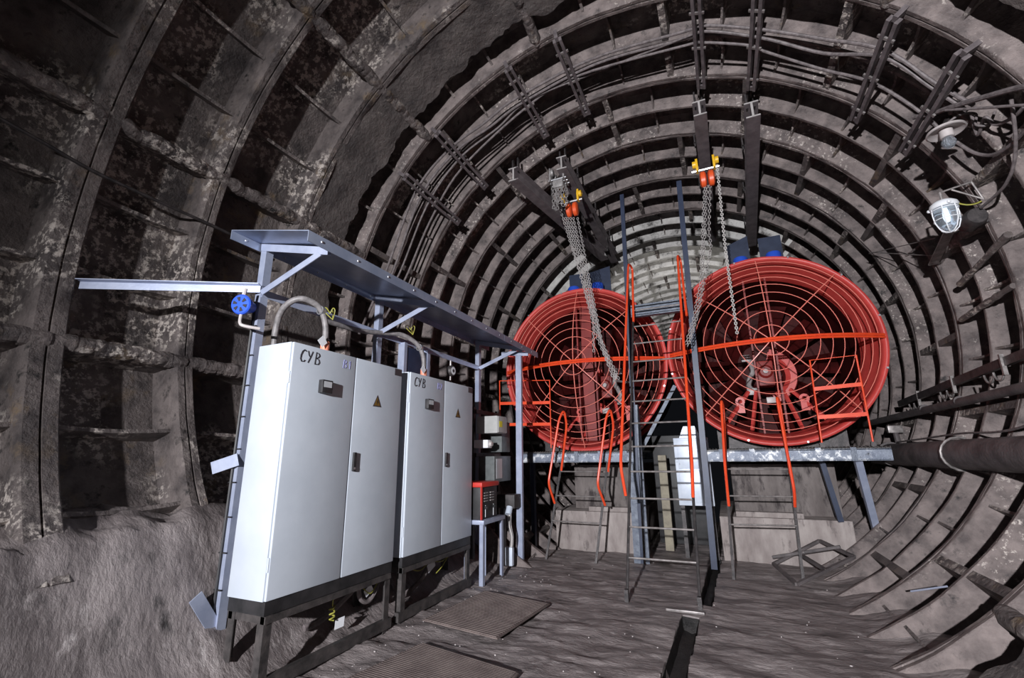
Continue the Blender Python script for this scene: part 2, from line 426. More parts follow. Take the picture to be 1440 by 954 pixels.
mb = MB()                                       # dark wet mud lining the drain channel
for y0, y1 in ((-2.5, 5.51), (6.02, 8.5)):
    c = (lambda y: -0.535 + 0.02 * (y - 4.5)) if y0 < 0 else (lambda y: -0.40 + 0.035 * (y - 6))
    h = 0.082 if y0 < 0 else 0.066
    n = 60; W = 5; base = len(mb.v)
    for i in range(n + 1):
        yy = y0 + (y1 - y0) * i / n; cc = c(yy)
        for u, z in ((-1, -.03), (-.9, -.15), (0, -.17), (.9, -.15), (1, -.03)):
            mb.v.append(Vector((cc + u * h + .008 * nz(u * 3, yy * 4, 6), yy, z + .012 * nz(yy * 5, u * 4, 3))))
    for i in range(n):
        for j in range(W - 1): mb.f.append((base+i*W+j, base+i*W+j+1, base+(i+1)*W+j+1, base+(i+1)*W+j))
    mb.f.append(tuple(base + n*W + j for j in range(W)))
struct(mb.build('trim_62', M['mud']))

# loose litter
mb = MB()
for k in range(160):
    yy = random.uniform(2.6, 8.2); xx = random.uniform(-3.0, 1.0)
    if random.random() < 0.5: xx = random.uniform(-3.1, -2.2); yy = random.uniform(3, 6.5)
    s = random.uniform(0.003, 0.008)
    if trench(xx, yy) < 0: continue
    mb.ball((xx, yy, floor_z(xx, yy) + s * 0.3), s, 6, (random.uniform(.7, 1.6), random.uniform(.7, 1.4), 0.7))
tag(mb.build('gravel', M['porc']), 'scattered pale chips of gravel and litter on the dark floor', 'gravel', kind='stuff')

# ------------------------------------------------------------------ concrete plinths, platforms, fans
def plinth(x0, x1, label):
    root = thing('concrete_plinth', label, 'plinth', ((x0 + x1) / 2, 8.48, 0))
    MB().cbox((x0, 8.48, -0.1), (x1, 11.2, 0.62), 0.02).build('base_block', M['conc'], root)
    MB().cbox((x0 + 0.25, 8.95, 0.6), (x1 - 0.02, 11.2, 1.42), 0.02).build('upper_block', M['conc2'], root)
plinth(-0.20, 1.58, 'pale stained concrete plinth below the right platform and fan')
plinth(-2.98, -1.50, 'pale stained concrete plinth below the left platform and fan')
for a, b, l in (((0.05, 8.32, 0.62), (0.98, 8.42, 0.70), 'timber plank lying on the front ledge of the right plinth'),
                ((-2.35, 8.32, 0.62), (-1.62, 8.42, 0.70), 'timber plank lying on the front ledge of the left plinth')):
    t = MB().cbox((a[0], 8.50, 0.622), (b[0], 8.62, 0.70), 0.008)
    tag(t.build('plank', M['conc'], origin=(a[0], 8.5, 0.62)), l, 'plank')

def platform(x0, x1, legs, label):
    root = thing('steel_platform', label, 'platform', ((x0+x1)/2, 7.95, 1.48))
    mb = MB()                                    # channel front beam
    mb.box((x0, 7.90, 1.49), (x1, 7.915, 1.635)); mb.box((x0, 7.90, 1.625), (x1, 7.99, 1.64)); mb.box((x0, 7.90, 1.48), (x1, 7.99, 1.495))
    mb.build('front_beam', M['plat'], root, smooth=False)
    MB().box((x0, 11.1, 1.49), (x1, 11.2, 1.635)).build('rear_beam', M['plat'], root, smooth=False)
    mb = MB()                                    # grating deck
    n = int((x1 - x0) / 0.045)
    for i in range(n + 1):
        xx = x0 + (x1 - x0) * i / n
        mb.box((xx - 0.006, 7.93, 1.638), (xx + 0.006, 11.2, 1.672))
    for k in range(9): mb.box((x0, 7.95 + k * 0.4, 1.645), (x1, 7.96 + k * 0.4, 1.66))
    mb.build('grating_deck', M['stand'], root, smooth=False)
    k = 0
    xx = x0 + 0.25
    while xx < x1 - 0.1:
        MB().box((xx - 0.035, 7.885, 1.475), (xx + 0.035, 7.902, 1.66)).build('bracket', M['plat'] if k % 2 else M['navyl'], root, smooth=False)
        xx += 0.42; k += 1
    for p, q, w in legs:
        MB().bar(p, q, w, 0.10, (0, 1, 0)).build('leg', M['galv'] if w > .08 else M['navy'], root, smooth=False)
    return root
platform(-0.30, 2.06, [((1.68, 8.0, 1.48), (1.86, 8.55, 0.40), 0.085), ((1.30, 8.35, 1.48), (1.42, 8.42, 0.62), 0.07)],
         'chipped blue grey steel platform carrying the right red fan')
platform(-3.45, -1.34, [((-1.40, 8.0, 1.48), (-1.45, 8.05, -0.02), 0.06), ((-3.3, 8.2, 1.48), (-3.3, 8.2, -0.02), 0.07)],
         'blue grey steel platform carrying the left red fan')

def fan(cx, cz, label, right):
    YF = 8.10
    root = thing('axial_fan', label, 'fan', (cx, YF + 1.0, 1.672), None)
    c = (cx, 0, cz)
    mb = MB()                                    # flared mouth and barrel, inner and outer skin
    prof = [(1.33, 8.75),(1.36, 8.55),(1.42, 8.36),(1.455, 8.22),(1.46, 8.135),(1.49, 8.10),(1.515, 8.095),(1.535, 8.11),(1.535, 8.16),
            (1.50, 8.19),(1.495, 8.30),(1.46, 8.42),(1.42, 8.60),(1.40, 8.75)]
    mb.lathe(prof, c, 'Y', 96)
    mb.build('mouth', M['fan'], root, ang=50)
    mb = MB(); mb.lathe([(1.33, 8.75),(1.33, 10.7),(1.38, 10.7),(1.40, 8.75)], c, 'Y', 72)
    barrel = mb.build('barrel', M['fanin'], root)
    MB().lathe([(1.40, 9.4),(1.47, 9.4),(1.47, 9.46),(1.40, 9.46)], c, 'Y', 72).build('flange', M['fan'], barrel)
    for k in range(12):
        a = 2 * pi * (k + 0.4) / 12
        p = Vector((cx + 1.515 * cos(a), 8.10, cz + 1.515 * sin(a)))
        MB().cylr(p, p - Vector((0, 0.035, 0)), 0.016, 6).build('bolt', M['chrome'], root)
    # guard grille, domed towards the viewer
    B = 0.50
    dome = lambda r: YF - 0.02 - B * (1 - (r / 1.47) ** 2)
    g = None
    for r in (0.23, 0.46, 0.63, 0.79, 0.94, 1.08, 1.20, 1.31, 1.41):
        t = MB().tube([(cx + r * cos(2*pi*k/64), dome(r), cz + r * sin(2*pi*k/64)) for k in range(64)], 0.0058, 6, True)
        t.build('grille_ring', M['wire'], root)
    for a in (45, 90, 135):
        t = MB().tube([(cx + r * cos(radians(a)), dome(abs(r)) + 0.012, cz + r * sin(radians(a))) for r in [-1.47 + 2.94 * k / 24 for k in range(25)]], 0.008, 6)
        t.build('grille_rod', M['wire'], root)
    mb = MB()
    for dz in (-0.019, 0.019):
        P = [(cx + r, dome(abs(r)) - 0.012, cz + dz) for r in [-1.49 + 2.98 * k / 28 for k in range(29)]]
        mb.tube(P, 0.019, 6)
    lab(mb.build('crossbar', M['rail'], root), 'thick double red bar across the grille')
    # fixed column in front of the impeller
    for dx in (-0.19, 0.15):
        MB().box((cx + dx - 0.014, 8.60, cz - 1.33), (cx + dx + 0.014, 8.70, cz + 1.33)).build('column', M['fand'], root, smooth=False)
    if not right: MB().box((cx - 0.13, 8.66, cz - 1.33), (cx + 0.09, 8.70, cz + 1.33)).build('column_plate', M['fand'], root, smooth=False)
    # motor and bearing
    mz = cz - 0.28; fx = cx; cx = cx + (0.0 if right else 0.20)
    sd = -1 if right else 1
    m_ = MB().lathe([(0.001, 9.10),(0.085, 9.10),(0.12, 9.14),(0.12, 9.6),(0.001, 9.6)], (cx, 0, mz + .05), 'Y', 28)
    m_.cbox((cx - .13, 9.14, mz - .20), (cx + .13, 9.5, mz + .25), .03).build('motor', M['fand'], root)
    MB().lathe([(0.001, 9.07), (0.04, 9.07), (0.045, 9.11)], (cx, 0, mz + .05), 'Y', 16).build('shaft_end', M['hgrey'], root)
    MB().lathe([(0.33, 9.40),(0.40, 9.34),(0.50, 9.34),(0.53, 9.46),(0.53, 9.75),(0.33, 9.75)], (cx, 0, mz), 'Y', 28, -70 if right else 110, 75 if right else 255, closed_prof=True).build('bearing_ring', M['fan'], root)
    mb = MB()
    mb.tube(smooth_pts([Vector((cx + sd * u, 9.08, mz + v)) for u, v in ((.24, .32), (.22, .20), (.20, .06), (.26, -.06), (.30, -.2), (.22, -.30))]), 0.045, 8)
    mb.cbox((cx + sd * .36, 9.04, mz + .24), (cx + sd * .22, 9.16, mz + .36), .01); mb.cbox((cx + sd * .34, 9.04, mz - .36), (cx + sd * .18, 9.16, mz - .24), .01)
    mb.build('bearing_bracket', M['hgrey'], root)
    MB().cbox((cx - .06, 9.0, mz - .52), (cx + .08, 9.1, mz - .42), .008).build('terminal_box', M['porc'], root)
    for s in (-1, 1):
        MB().bar((cx + s * 0.32, 9.05, mz - 0.30), (cx + s * 0.72, 8.75, cz - 1.12), 0.05, 0.05).build('strut', M['fan'], root, smooth=False)
        MB().bar((cx + s * 0.20, 9.0, mz - 0.30), (cx + s * 0.36, 8.7, cz - 1.26), 0.045, 0.045).build('strut', M['fan'], root, smooth=False)
        e = MB().lathe([(0.035, -0.02),(0.075, -0.02),(0.075, 0.02),(0.035, 0.02)], (cx + s * 0.48, 8.9, mz - 0.48), 'Y', 20, closed_prof=True)
        e.box((cx + s * 0.48 - 0.06, 8.88, mz - 0.68), (cx + s * 0.48 + 0.06, 8.92, mz - 0.53)); e.build('lifting_lug', M['fan'], root)
    cx = fx
    # impeller
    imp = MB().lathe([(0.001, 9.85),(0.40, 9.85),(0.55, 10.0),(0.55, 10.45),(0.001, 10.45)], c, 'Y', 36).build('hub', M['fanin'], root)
    for k in range(10):
        a = 2 * pi * k / 10; u = Vector((cos(a), 0, sin(a))); t = Vector((-sin(a), 0, cos(a))); yv = Vector((0, 1, 0))
        mb = MB(); n = 6
        for i in range(n + 1):
            r = 0.5 + 0.80 * i / n; tw = radians(55 - 25 * i / n); ch = 0.26
            d = t * cos(tw) + yv * sin(tw); nn = u.cross(d).normalized()
            cpt = Vector((cx, 10.2, cz)) + u * r
            for s, h in ((-1, 0), (-0.3, 0.025), (0.4, 0.02), (1, 0), (0.4, -0.004), (-0.3, -0.004)):
                mb.v.append(cpt + d * (s * ch) + nn * h)
        for i in range(n):
            for j in range(6): mb.f.append((i*6+j, i*6+(j+1)%6, (i+1)*6+(j+1)%6, (i+1)*6+j))
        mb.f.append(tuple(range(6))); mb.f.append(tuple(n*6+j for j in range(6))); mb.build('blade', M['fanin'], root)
    MB().lathe([(0.001, 10.66),(1.34, 10.66),(1.34, 10.70),(0.001, 10.70)], c, 'Y', 48).build('rear_plate', M['fanin'], root)
    # saddles
    for yy in (8.5, 10.2):
        mb = MB()
        pts = [(cx - 0.9, yy, 1.672), (cx + 0.9, yy, 1.672)]
        for k in range(13):
            xx = cx + 0.9 - 1.8 * k / 12
            pts.append((xx, yy, max(1.70, cz - sqrt(1.425 ** 2 - (xx - cx) ** 2))))
        mb.poly(pts, (0, 0.10, 0)); mb.build('saddle', M['dark'], root, smooth=False)
    # dark cover plates and blue caps above
    zt = cz + 1.36
    if right:
        plates = [(cx - 0.33, cx + 0.05, 0.20), (cx + 0.22, cx + 0.60, -0.02)]
    else:
        plates = [(cx - 0.50, cx - 0.20, -0.1), (cx - 0.08, cx + 0.42, 0.12)]
    for a, b, sk in plates:
        mb = MB(); h0 = zt + (1.02 if right else 0.98)
        mb.poly([(a, 9.30, zt), (b, 9.30, zt), (b, 9.30, h0 + max(0, sk) * .5), (a, 9.30, h0 - max(0, sk) * .2)], (0, 0.03, 0))
        lab(mb.build('cover_plate', M['navy'], root, smooth=False), 'navy blue steel plate standing above the fan barrel')
        p = Vector(((a + b) / 2, 9.1, zt - 0.03))
        MB().lathe([(0.001, 0.63), (0.11, 0.63), (0.13, 0.60), (0.13, 0)], p, 'Z', 20).build('blue_cap', M['blue'], root)
    root.scale = (1.043, 1.043, 1.043)
    root.location = ((cx - 0.0) * 1.043, YF * 1.043 + 1.043, 1.6 + (cz - 1.6) * 1.043 - (cz - 1.672) * 1.043)
    return root
fan(0.82, 3.23, 'red circular fan with domed wire grille on the right platform', True)
fan(-2.25, 3.19, 'red circular fan with domed wire grille on the left platform', False)

# ------------------------------------------------------------------ ladders, guard gates, walkway bridge
def hairpin(pts, r=0.019):
    out = []
    pts = [Vector(p) for p in pts]
    for i in range(len(pts) - 1):                # round the corners
        if i == 0: out.append(pts[0])
        if i + 2 < len(pts):
            a, b, c = pts[i], pts[i+1], pts[i+2]
            l = min(0.10, (b-a).length * 0.45, (c-b).length * 0.45)
            p, q = b + (a-b).normalized() * l, b + (c-b).normalized() * l
            for k in range(6):
                t = k / 5; out.append(p * (1-t)**2 + b * 2*t*(1-t) + q * t*t)
    out.append(pts[-1])
    return MB().tube(out, r, 8)
LY = lambda z, o=0.0: 5.80 + 0.46 * z + o
root = thing('ladder', 'tall dark steel ladder with long red handrails leading up between the fans', 'ladder', (-0.8, 5.8, 0))
for xx, xt in ((-1.21, -1.15), (-0.43, -0.385)):
    MB().tube([(xx, LY(0), 0), (xt, LY(4.1), 4.1)], 0.017, 8).build('stile', M['dark'], root)
for k in range(12):
    z = 0.40 + 0.326 * k; t = z / 4.1
    MB().tube([(-1.21 + 0.06*t, LY(z), z), (-0.43 + 0.045*t, LY(z), z)], 0.012, 8).build('rung', M['rung'], root)
for xx, xt in ((-1.24, -1.20), (-0.42, -0.36)):
    s = -1 if xx < -1 else 1
    P = [(xx, LY(1.08), 1.08), (xx + s*0.03, LY(1.45, -0.22), 1.45), (xt, LY(4.95, -0.25), 4.95), (xt + 0.03, LY(4.95, -0.02), 4.93), (xt + 0.05, LY(3.75, 0.0), 3.75)]
    hairpin(P, 0.02).build('handrail', M['rail'], root)
for xx in (-1.21, -0.43):
    MB().box((xx - 0.022, 5.77, -0.03), (xx + 0.022, 5.83, 0.10)).build('foot', M['dark'], root, smooth=False)

def small_ladder(feet, tops, zr, label, rails):
    root = thing('ladder', label, 'ladder', feet[0])
    f, t = [Vector(p) for p in feet], [Vector(p) for p in tops]
    for a, b in zip(f, t): MB().bar(a, b, 0.035, 0.02, (0, 1, 0)).build('stile', M['dark'], root, smooth=False)
    for k in zr:
        MB().tube([f[0].lerp(t[0], k), f[1].lerp(t[1], k)], 0.011, 8).build('rung', M['rung'], root)
    for P in rails: hairpin(P, 0.020).build('handrail', M['rail'], root)
    return root
def Q(px, py, yy): return at(px, py, y=yy)
small_ladder([Q(768, 787, 7.48), Q(838, 793, 7.48)], [Q(791, 645, 7.93), Q(855, 645, 7.93)], (0.36, 0.61, 0.86),
    'short dark ladder with red hairpin handrails up to the left platform',
    [[Q(780,708,7.70), Q(771,680,7.50), Q(786,590,7.66), Q(793,576,7.74), Q(797,598,7.84), Q(789,664,7.88)],
     [Q(851,711,7.70), Q(840,682,7.50), Q(852,588,7.66), Q(858,574,7.74), Q(863,598,7.84), Q(855,664,7.88)]])
small_ladder([Q(1032, 816, 7.22), Q(1130, 819, 7.30)], [Q(1019, 645, 7.90), Q(1109, 645, 7.90)], (0.42, 0.66, 0.90),
    'short dark ladder with red handrails up to the right platform',
    [[Q(1025,712,7.60), Q(1019,650,7.50), Q(1014,562,7.62), Q(1017,572,7.80), Q(1021,664,7.82)],
     [Q(1118,713,7.62), Q(1117,690,7.50), Q(1092,557,7.62), Q(1096,566,7.80), Q(1113,676,7.82)]])

def gate(P, label):
    root = thing('guard_gate', label, 'guard rail', P['bl'])
    MB().tube([P['bl'], P['tl'], P['tr'], P['br']], 0.013, 8).build('frame', M['rail'], root, ang=60)
    for a, b in P['bars']: MB().bar(a, b, 0.012, 0.055).build('rail', M['rail'], root, smooth=False)
    for p in (P['bl'], P['br']):
        q = Vector(p); MB().box((q.x-.03, q.y-.02, 1.665), (q.x+.03, q.y+.02, q.z+.06)).build('foot', M['dark'], root, smooth=False)
    return root
gy = 7.935
gate(dict(bl=(1.28, gy, 1.67), tl=(1.31, gy-.02, 2.93), tr=(1.885, gy-.02, 2.95), br=(1.88, gy, 1.67),
     bars=[((1.30, gy-.02, 2.50), (1.885, gy-.02, 2.53)), ((1.29, gy-.02, 2.09), (1.88, gy-.02, 2.11))]), 'red tubular guard gate on the right platform')
gate(dict(bl=(-3.84, gy, 1.67), tl=(-3.84, gy-.02, 3.02), tr=(-2.81, gy-.02, 2.95), br=(-2.83, gy, 1.67),
     bars=[((-3.84, gy-.02, 2.58), (-2.81, gy-.02, 2.54)), ((-3.84, gy-.02, 2.18), (-2.81, gy-.02, 2.15))]), 'red tubular guard gate on the left platform behind the grey post')

root = thing('walkway_bridge', 'dark blue steel walkway bridge on two tall posts between the fans', 'walkway', (-0.8, 8.0, 0))
MB().bar((-1.365, 7.80, -0.03), (-1.212, 7.80, 6.32), 0.07, 0.06, (0, 1, 0)).build('post', M['navy'], root, smooth=False)
MB().bar((-0.33, 7.80, -0.03), (-0.20, 7.80, 6.32), 0.085, 0.06, (0, 1, 0)).build('post', M['navy'], root, smooth=False)
MB().bar((-1.42, 7.80, -0.03), (-1.40, 7.80, 1.46), 0.10, 0.08, (0, 1, 0)).build('support_channel', M['navyl'], root, smooth=False)
MB().bar((-1.27, 7.82, -0.03), (-1.25, 7.82, 2.4), 0.06, 0.08, (0, 1, 0)).build('support_channel', M['navyl'], root, smooth=False)
mb = MB(); mb.box((-1.22, 7.78, 3.94), (-0.26, 7.84, 4.10)); mb.box((-1.22, 7.78, 4.08), (-0.26, 8.30, 4.13)); mb.box((-1.22, 7.78, 3.92), (-0.26, 7.88, 3.95))
mb.build('deck', M['navyl'], root, smooth=False)
MB().bar((-0.66, 8.35, 2.75), (-1.42, 8.35, 1.50), 0.06, 0.04, (0, 1, 0)).build('brace', M['navyl'], root, smooth=False)

# pale electrical panel and pillar in the passage between the plinths
root = thing('electrical_panel', 'pale blue white steel panel standing between the two concrete plinths', 'panel', (-0.48, 8.35, 0.75))
MB().cbox((-0.78, 8.34, 0.78), (-0.24, 8.62, 1.86), 0.012).build('housing', M['pale'], root)
pd = MB().cbox((-0.73, 8.325, 1.36), (-0.28, 8.345, 1.82), 0.006).build('door', M['pale'], root)
MB().cbox((-0.73, 8.325, 0.83), (-0.28, 8.345, 1.33), 0.006).build('door', M['pale'], root)
MB().box((-0.33, 8.30, 1.38), (-0.29, 8.33, 1.46)).build('latch', M['dark'], pd, smooth=False)
MB().poly([(-0.68,8.36,1.86),(-0.34,8.36,1.86),(-0.42,8.36,2.05),(-0.60,8.36,2.05)], (0, 0.2, 0)).build('cable_hood', M['pale'], root, smooth=False)
mb = MB().box((-0.76, 8.38, -0.02), (-0.70, 8.58, 0.78)).box((-0.32, 8.38, -0.02), (-0.26, 8.58, 0.78)); mb.build('stand', M['dark'], root, smooth=False)
tag(MB().cbox((-1.12, 8.85, -0.02), (-0.98, 9.0, 1.58), 0.01).build('concrete_post', M['beige'], origin=(-1.05, 8.9, 0)), 'narrow beige concrete post in the dark passage between the plinths', 'post')
mb = MB().cbox((-1.30, 9.6, -0.02), (-0.35, 9.7, 1.95), 0.01)  # plain black slab across the back of the passage
tag(mb.build('black_slab', M['black'], origin=(-0.8, 9.6, 0)), 'plain black bulkhead closing the passage between the two fans', 'slab')

# ------------------------------------------------------------------ overhead beams, hoists
def ibeam(p, q, h, label):
    p, q = Vector(p), Vector(q)
    root = thing('overhead_beam', label, 'beam', p, 'overhead runway beams')
    w, t = 0.19, 0.022
    mb = MB()
    mb.bar(p + Vector((0,0,t/2)), q + Vector((0,0,t/2)), w, t); mb.bar(p + Vector((0,0,h-t/2)), q + Vector((0,0,h-t/2)), w, t)
    mb.bar(p + Vector((0,0,h/2)), q + Vector((0,0,h/2)), 0.018, h - 2*t)
    mb.build('girder', M['beam'], root, smooth=False)
    e = Vector((0, -0.004, 0)); mb = MB()
    mb.bar(p + e + Vector((0,0,t/2)), p + e*2 + Vector((0,0,t/2)), w*.98, t*.96); mb.bar(p + e + Vector((0,0,h-t/2)), p + e*2 + Vector((0,0,h-t/2)), w*.98, t*.96)
    mb.bar(p + e + Vector((0,0,h/2)), p + e*2 + Vector((0,0,h/2)), 0.03, h - 2*t)
    lab(mb.build('bare_end', M['beamend'], root, smooth=False), 'pale bare cut end of the beam')
    d = (q - p)
    for yy in (7.69, 9.10, 10.52):
        k = (yy - p.y) / d.y
        if 0 <= k <= 1:
            c = p + d * k; zt = TZC + sqrt(TR ** 2 - (c.x - TXC) ** 2)
            mb = MB()
            for s in (-1, 1): mb.box((c.x + s*0.12 - .012, yy - .03, c.z + h - .06), (c.x + s*0.12 + .012, yy + .03, zt + 0.02))
            mb.box((c.x - .14, yy - .03, c.z + h), (c.x + .14, yy + .03, c.z + h + 0.02)); mb.build('hanger', M['dark'], root, smooth=False)
    mb = MB()
    for s in (-1, 1): mb.box((p.x + s*0.05 - .012, p.y + .08, p.z + h - .03), (p.x + s*0.05 + .012, p.y + .14, TZC + sqrt(TR**2 - (p.x - TXC)**2) - 0.02 + 0.1))
    mb.build('hanger', M['dark'], root, smooth=False)
    return root
ibeam((0.935, 6.60, 6.35), (1.14, 11.4, 6.35), 0.26, 'rightmost overhead steel runway beam, running back above the right fan')
ibeam((0.245, 6.62, 6.65), (0.30, 11.4, 6.65), 0.26, 'overhead runway beam with the yellow clamped hoist, left of the rightmost beam')
ibeam((-2.12, 7.0, 6.65), (-2.14, 11.6, 6.65), 0.26, 'overhead runway beam carrying the grey chain trolley above the left fan')
ibeam((-2.86, 6.50, 6.32), (-2.20, 10.6, 6.32), 0.26, 'leftmost overhead runway beam, left of the grey chain trolley')

def chain(pts, w=0.017, wire=0.0055, pitch=0.05):
    pts = [Vector(p) for p in pts]; mb = MB()
    L = [0]
    for a, b in zip(pts, pts[1:]): L.append(L[-1] + (b - a).length)
    n = int(L[-1] / pitch)
    for i in range(n):
        s = (i + 0.5) * pitch; k = max(j for j in range(len(L)) if L[j] <= s); k = min(k, len(pts) - 2)
        p = pts[k].lerp(pts[k+1], (s - L[k]) / max(1e-6, L[k+1] - L[k])); d = (pts[k+1] - pts[k]).normalized()
        a = d.cross(Vector((0, 1, 0)) if abs(d.y) < 0.9 else Vector((1, 0, 0))).normalized(); b = d.cross(a)
        if i % 2: a = b
        h = pitch * 0.36
        ring = [p + d * (h * sy + 0.5 * w * cos(t) * sg) + a * (w * sin(t)) for sy, sg, ts in ((1, 1, (-pi/2, 0, pi/2)), (-1, -1, (pi/2, 0, -pi/2))) for t in ts]
        mb.tube(ring, wire, 4, True)
    return mb
def sag(a, b, s, n=10, dirv=(0, 0, -1)):
    a, b, d = Vector(a), Vector(b), Vector(dirv)
    return [a.lerp(b, k / n) + d * (s * 4 * (k / n) * (1 - k / n)) for k in range(n + 1)]

def hoist_body(root, c, yawx):
    c = Vector(c)
    for s in (-1, 1):                            # yellow beam clamp jaws
        mb = MB(); x0 = c.x + s * 0.13
        mb.poly([(x0 - .02, c.y - .05, c.z - .10), (x0 - .02, c.y + .05, c.z - .10), (x0 - .02, c.y + .07, c.z + .02), (x0 - .02, c.y + .04, c.z + .13), (x0 - .02, c.y - .04, c.z + .13), (x0 - .02, c.y - .07, c.z + .02)], (0.035, 0, 0))
        mb.lathe([(0.025, 0), (0.06, 0), (0.06, .05), (0.025, .05)], (x0 + (.02 if s > 0 else -.07), c.y - 0.02, c.z + .03), 'X', 16, closed_prof=True)
        mb.build('clamp_jaw', M['yellow'], root)
    MB().tube([c + Vector((-.22, 0, -.08)), c + Vector((.2, 0, -.08))], 0.022, 8).build('clamp_screw', M['chrome'], root)
    for dx in (-0.062, 0.062):
        mb = MB().lathe([(0.001, -.05), (0.08, -.05), (0.11, -.03), (0.11, .03), (0.08, .05), (0.001, .05)], c + Vector((dx, 0, -.26)), 'X', 20)
        mb2 = MB().add([Vector((p.x, p.y, c.z - .26 + (p.z - c.z + .26) * 1.25)) for p in mb.v], mb.f)
        mb2.build('chain_wheel_cover', M['orange'], root)
    MB().tube([c + Vector((0, 0, -.08)), c + Vector((0, 0, -.16))], 0.018, 8).build('hook', M['dark'], root)

# right hoist
c = at(992, 232, y=7.35)
root = thing('chain_hoist', 'orange chain hoist on yellow clamp, its chains hanging by the right fan', 'hoist', c)
hoist_body(root, c, 0)
e = at(962, 492, y=7.15)
m1 = at(985, 400, y=7.28)
chain([c + Vector((-.05, 0, -.36)), m1, at(975, 450, y=7.2), e]).build('load_chain', M['chain'], root, smooth=False)
chain([c + Vector((-.02, .03, -.36)), at(988, 400, y=7.33), at(979, 450, y=7.25), e + Vector((.05, 0, .03))]).build('load_chain', M['chain'], root, smooth=False)
chain([c + Vector((.03, .03, -.36)), at(997, 330, y=7.6), at(1000, 345, y=7.6), at(984, 430, y=7.4), e + Vector((.07, .02, .08))]).build('hand_chain', M['chain'], root, smooth=False)
chain([c + Vector((.17, 0, -.05)), at(1020, 350, y=7.4), at(1037, 472, y=7.45)], 0.016, 0.008, 0.036).build('hand_chain', M['rope'], root, smooth=False)
# left hoist
c = at(804, 278, y=7.55)
root = thing('chain_hoist', 'orange chain hoist on yellow clamp, its chains pulled across the left fan', 'hoist', c)
hoist_body(root, c, 0)
e = at(868, 540, y=7.35)
for a, mid, b, n in (((795, 306), (838, 470), (866, 540), 'load_chain'), ((802, 306), (842, 470), (868, 536), 'load_chain'), ((806, 306), (846, 480), (872, 538), 'load_chain'),
                  ((798, 306), (834, 440), (835, 498), 'hand_chain'), ((812, 306), (838, 440), (850, 500), 'hand_chain'), ((788, 295), (832, 440), (862, 532), 'hand_chain')):
    chain([at(*a, y=7.55), at(*mid, y=7.42), at(*b, y=7.35)]).build(n, M['chain'], root, smooth=False)
MB().tube([at(866, 536, y=7.35), at(884, 538, y=7.2)], 0.016, 8).build('chain_shackle', M['rung'], root)
# grey trolley
c = at(786, 250, y=7.3)
root = thing('beam_trolley', 'grey steel beam trolley with short chain loops beside the left hoist', 'trolley', c)
mb = MB()
for s in (-1, 1): mb.cbox((c.x + s*.13 - .015, c.y - .16, c.z - .12), (c.x + s*.13 + .015, c.y + .16, c.z + .14), 0.006)
mb.build('side_plate', M['hgrey'], root)
for s in (-1, 1):
    for t in (-1, 1): MB().lathe([(0.001, 0), (0.06, 0), (0.07, .02), (0.06, .045), (0.001, .045)], (c.x + s*.10 - .02, c.y + t*.09, c.z + .07), 'X', 18).build('wheel', M['hgrey'], root)
for k in range(3): MB().tube([(c.x - .17, c.y - .1 + .1*k, c.z - .09), (c.x + .17, c.y - .1 + .1*k, c.z - .09)], 0.018, 8).build('tie_bolt', M['chrome'], root)
MB().cbox((c.x - .1, c.y - .1, c.z - .25), (c.x + .1, c.y + .1, c.z - .1), 0.02).build('gear_case', M['hgrey'], root)
for dx, l in ((-.11, .46), (-.05, .34), (.07, .42)):
    a = c + Vector((dx, -.05, -.2)); b = a + Vector((.07, 0, 0))
    P = [a + Vector((0, 0, -l * k / 5)) for k in range(6)] + [a + Vector((.035, 0, -l - .03))] + [b + Vector((0, 0, -l * (5 - k) / 5)) for k in range(6)]
    chain(P, 0.024, 0.009, 0.065).build('chain_loop', M['hgrey'], root, smooth=False)

# ------------------------------------------------------------------ axial brackets and arched cables in the ceiling
names = {98: 'paired steel cable bracket, fifth from the right in the ceiling', 109.5: 'paired steel cable bracket, sixth from the right in the ceiling',
         130: 'paired steel cable bracket on the left vault, next to last on the left', 142: 'leftmost paired steel cable bracket on the left vault',
         71: 'paired steel cable bracket ending above the yellow clamped hoist beam', 60.5: 'paired steel cable bracket ending above the rightmost overhead beam',
         39: 'paired steel cable bracket, second from right on the right vault', 28: 'rightmost paired steel cable bracket, above the round enamel lamp'}
for a, l in names.items():
    p0, p1 = pol(a, TR - 0.12, 4.84), pol(a, TR - 0.12, 6.38)
    tv = Vector((-sin(radians(a)), 0, cos(radians(a)))); rv = Vector((cos(radians(a)), 0, sin(radians(a))))
    root = thing('cable_bracket', l, 'bracket', p0, 'cable brackets in the vault')
    for s in (-1, 1):
        MB().bar(p0 + tv * s * 0.042, p1 + tv * s * 0.042, 0.07, 0.04, tv).build('bar', M['bar'], root, smooth=False)
    for e in (p0, p1):
        MB().bar(e + rv*0.0, e + rv*0.14, 0.07, 0.05, tv).build('lug', M['bar'], root, smooth=False)
    for k in (0.14, 0.5, 0.86):
        p = p0.lerp(p1, k); MB().bar(p - tv * 0.09 - rv*0.02, p + tv * 0.09 - rv*0.02, 0.03, 0.02, rv).build('clip', M['rung'], root, smooth=False)
RC = TR - 0.06
G1 = [(505, 470), (543, 381), (584, 271), (631, 211), (681, 173), (725, 139), (830, 84), (960, 45), (993, 36), (1074, 42), (1158, 55), (1242, 70), (1315, 117), (1369, 148)]
G2 = [(540, 450), (571, 390), (606, 309), (650, 236), (744, 148), (815, 106), (960, 65), (990, 60), (1054, 64), (1074, 72), (1154, 97), (1228, 117), (1302, 164), (1340, 205)]
G3 = [(515, 470), (552, 384), (592, 276), (640, 214), (690, 178), (734, 145), (838, 90), (962, 55), (993, 44), (1074, 54), (1158, 75), (1242, 80), (1308, 122), (1360, 156)]
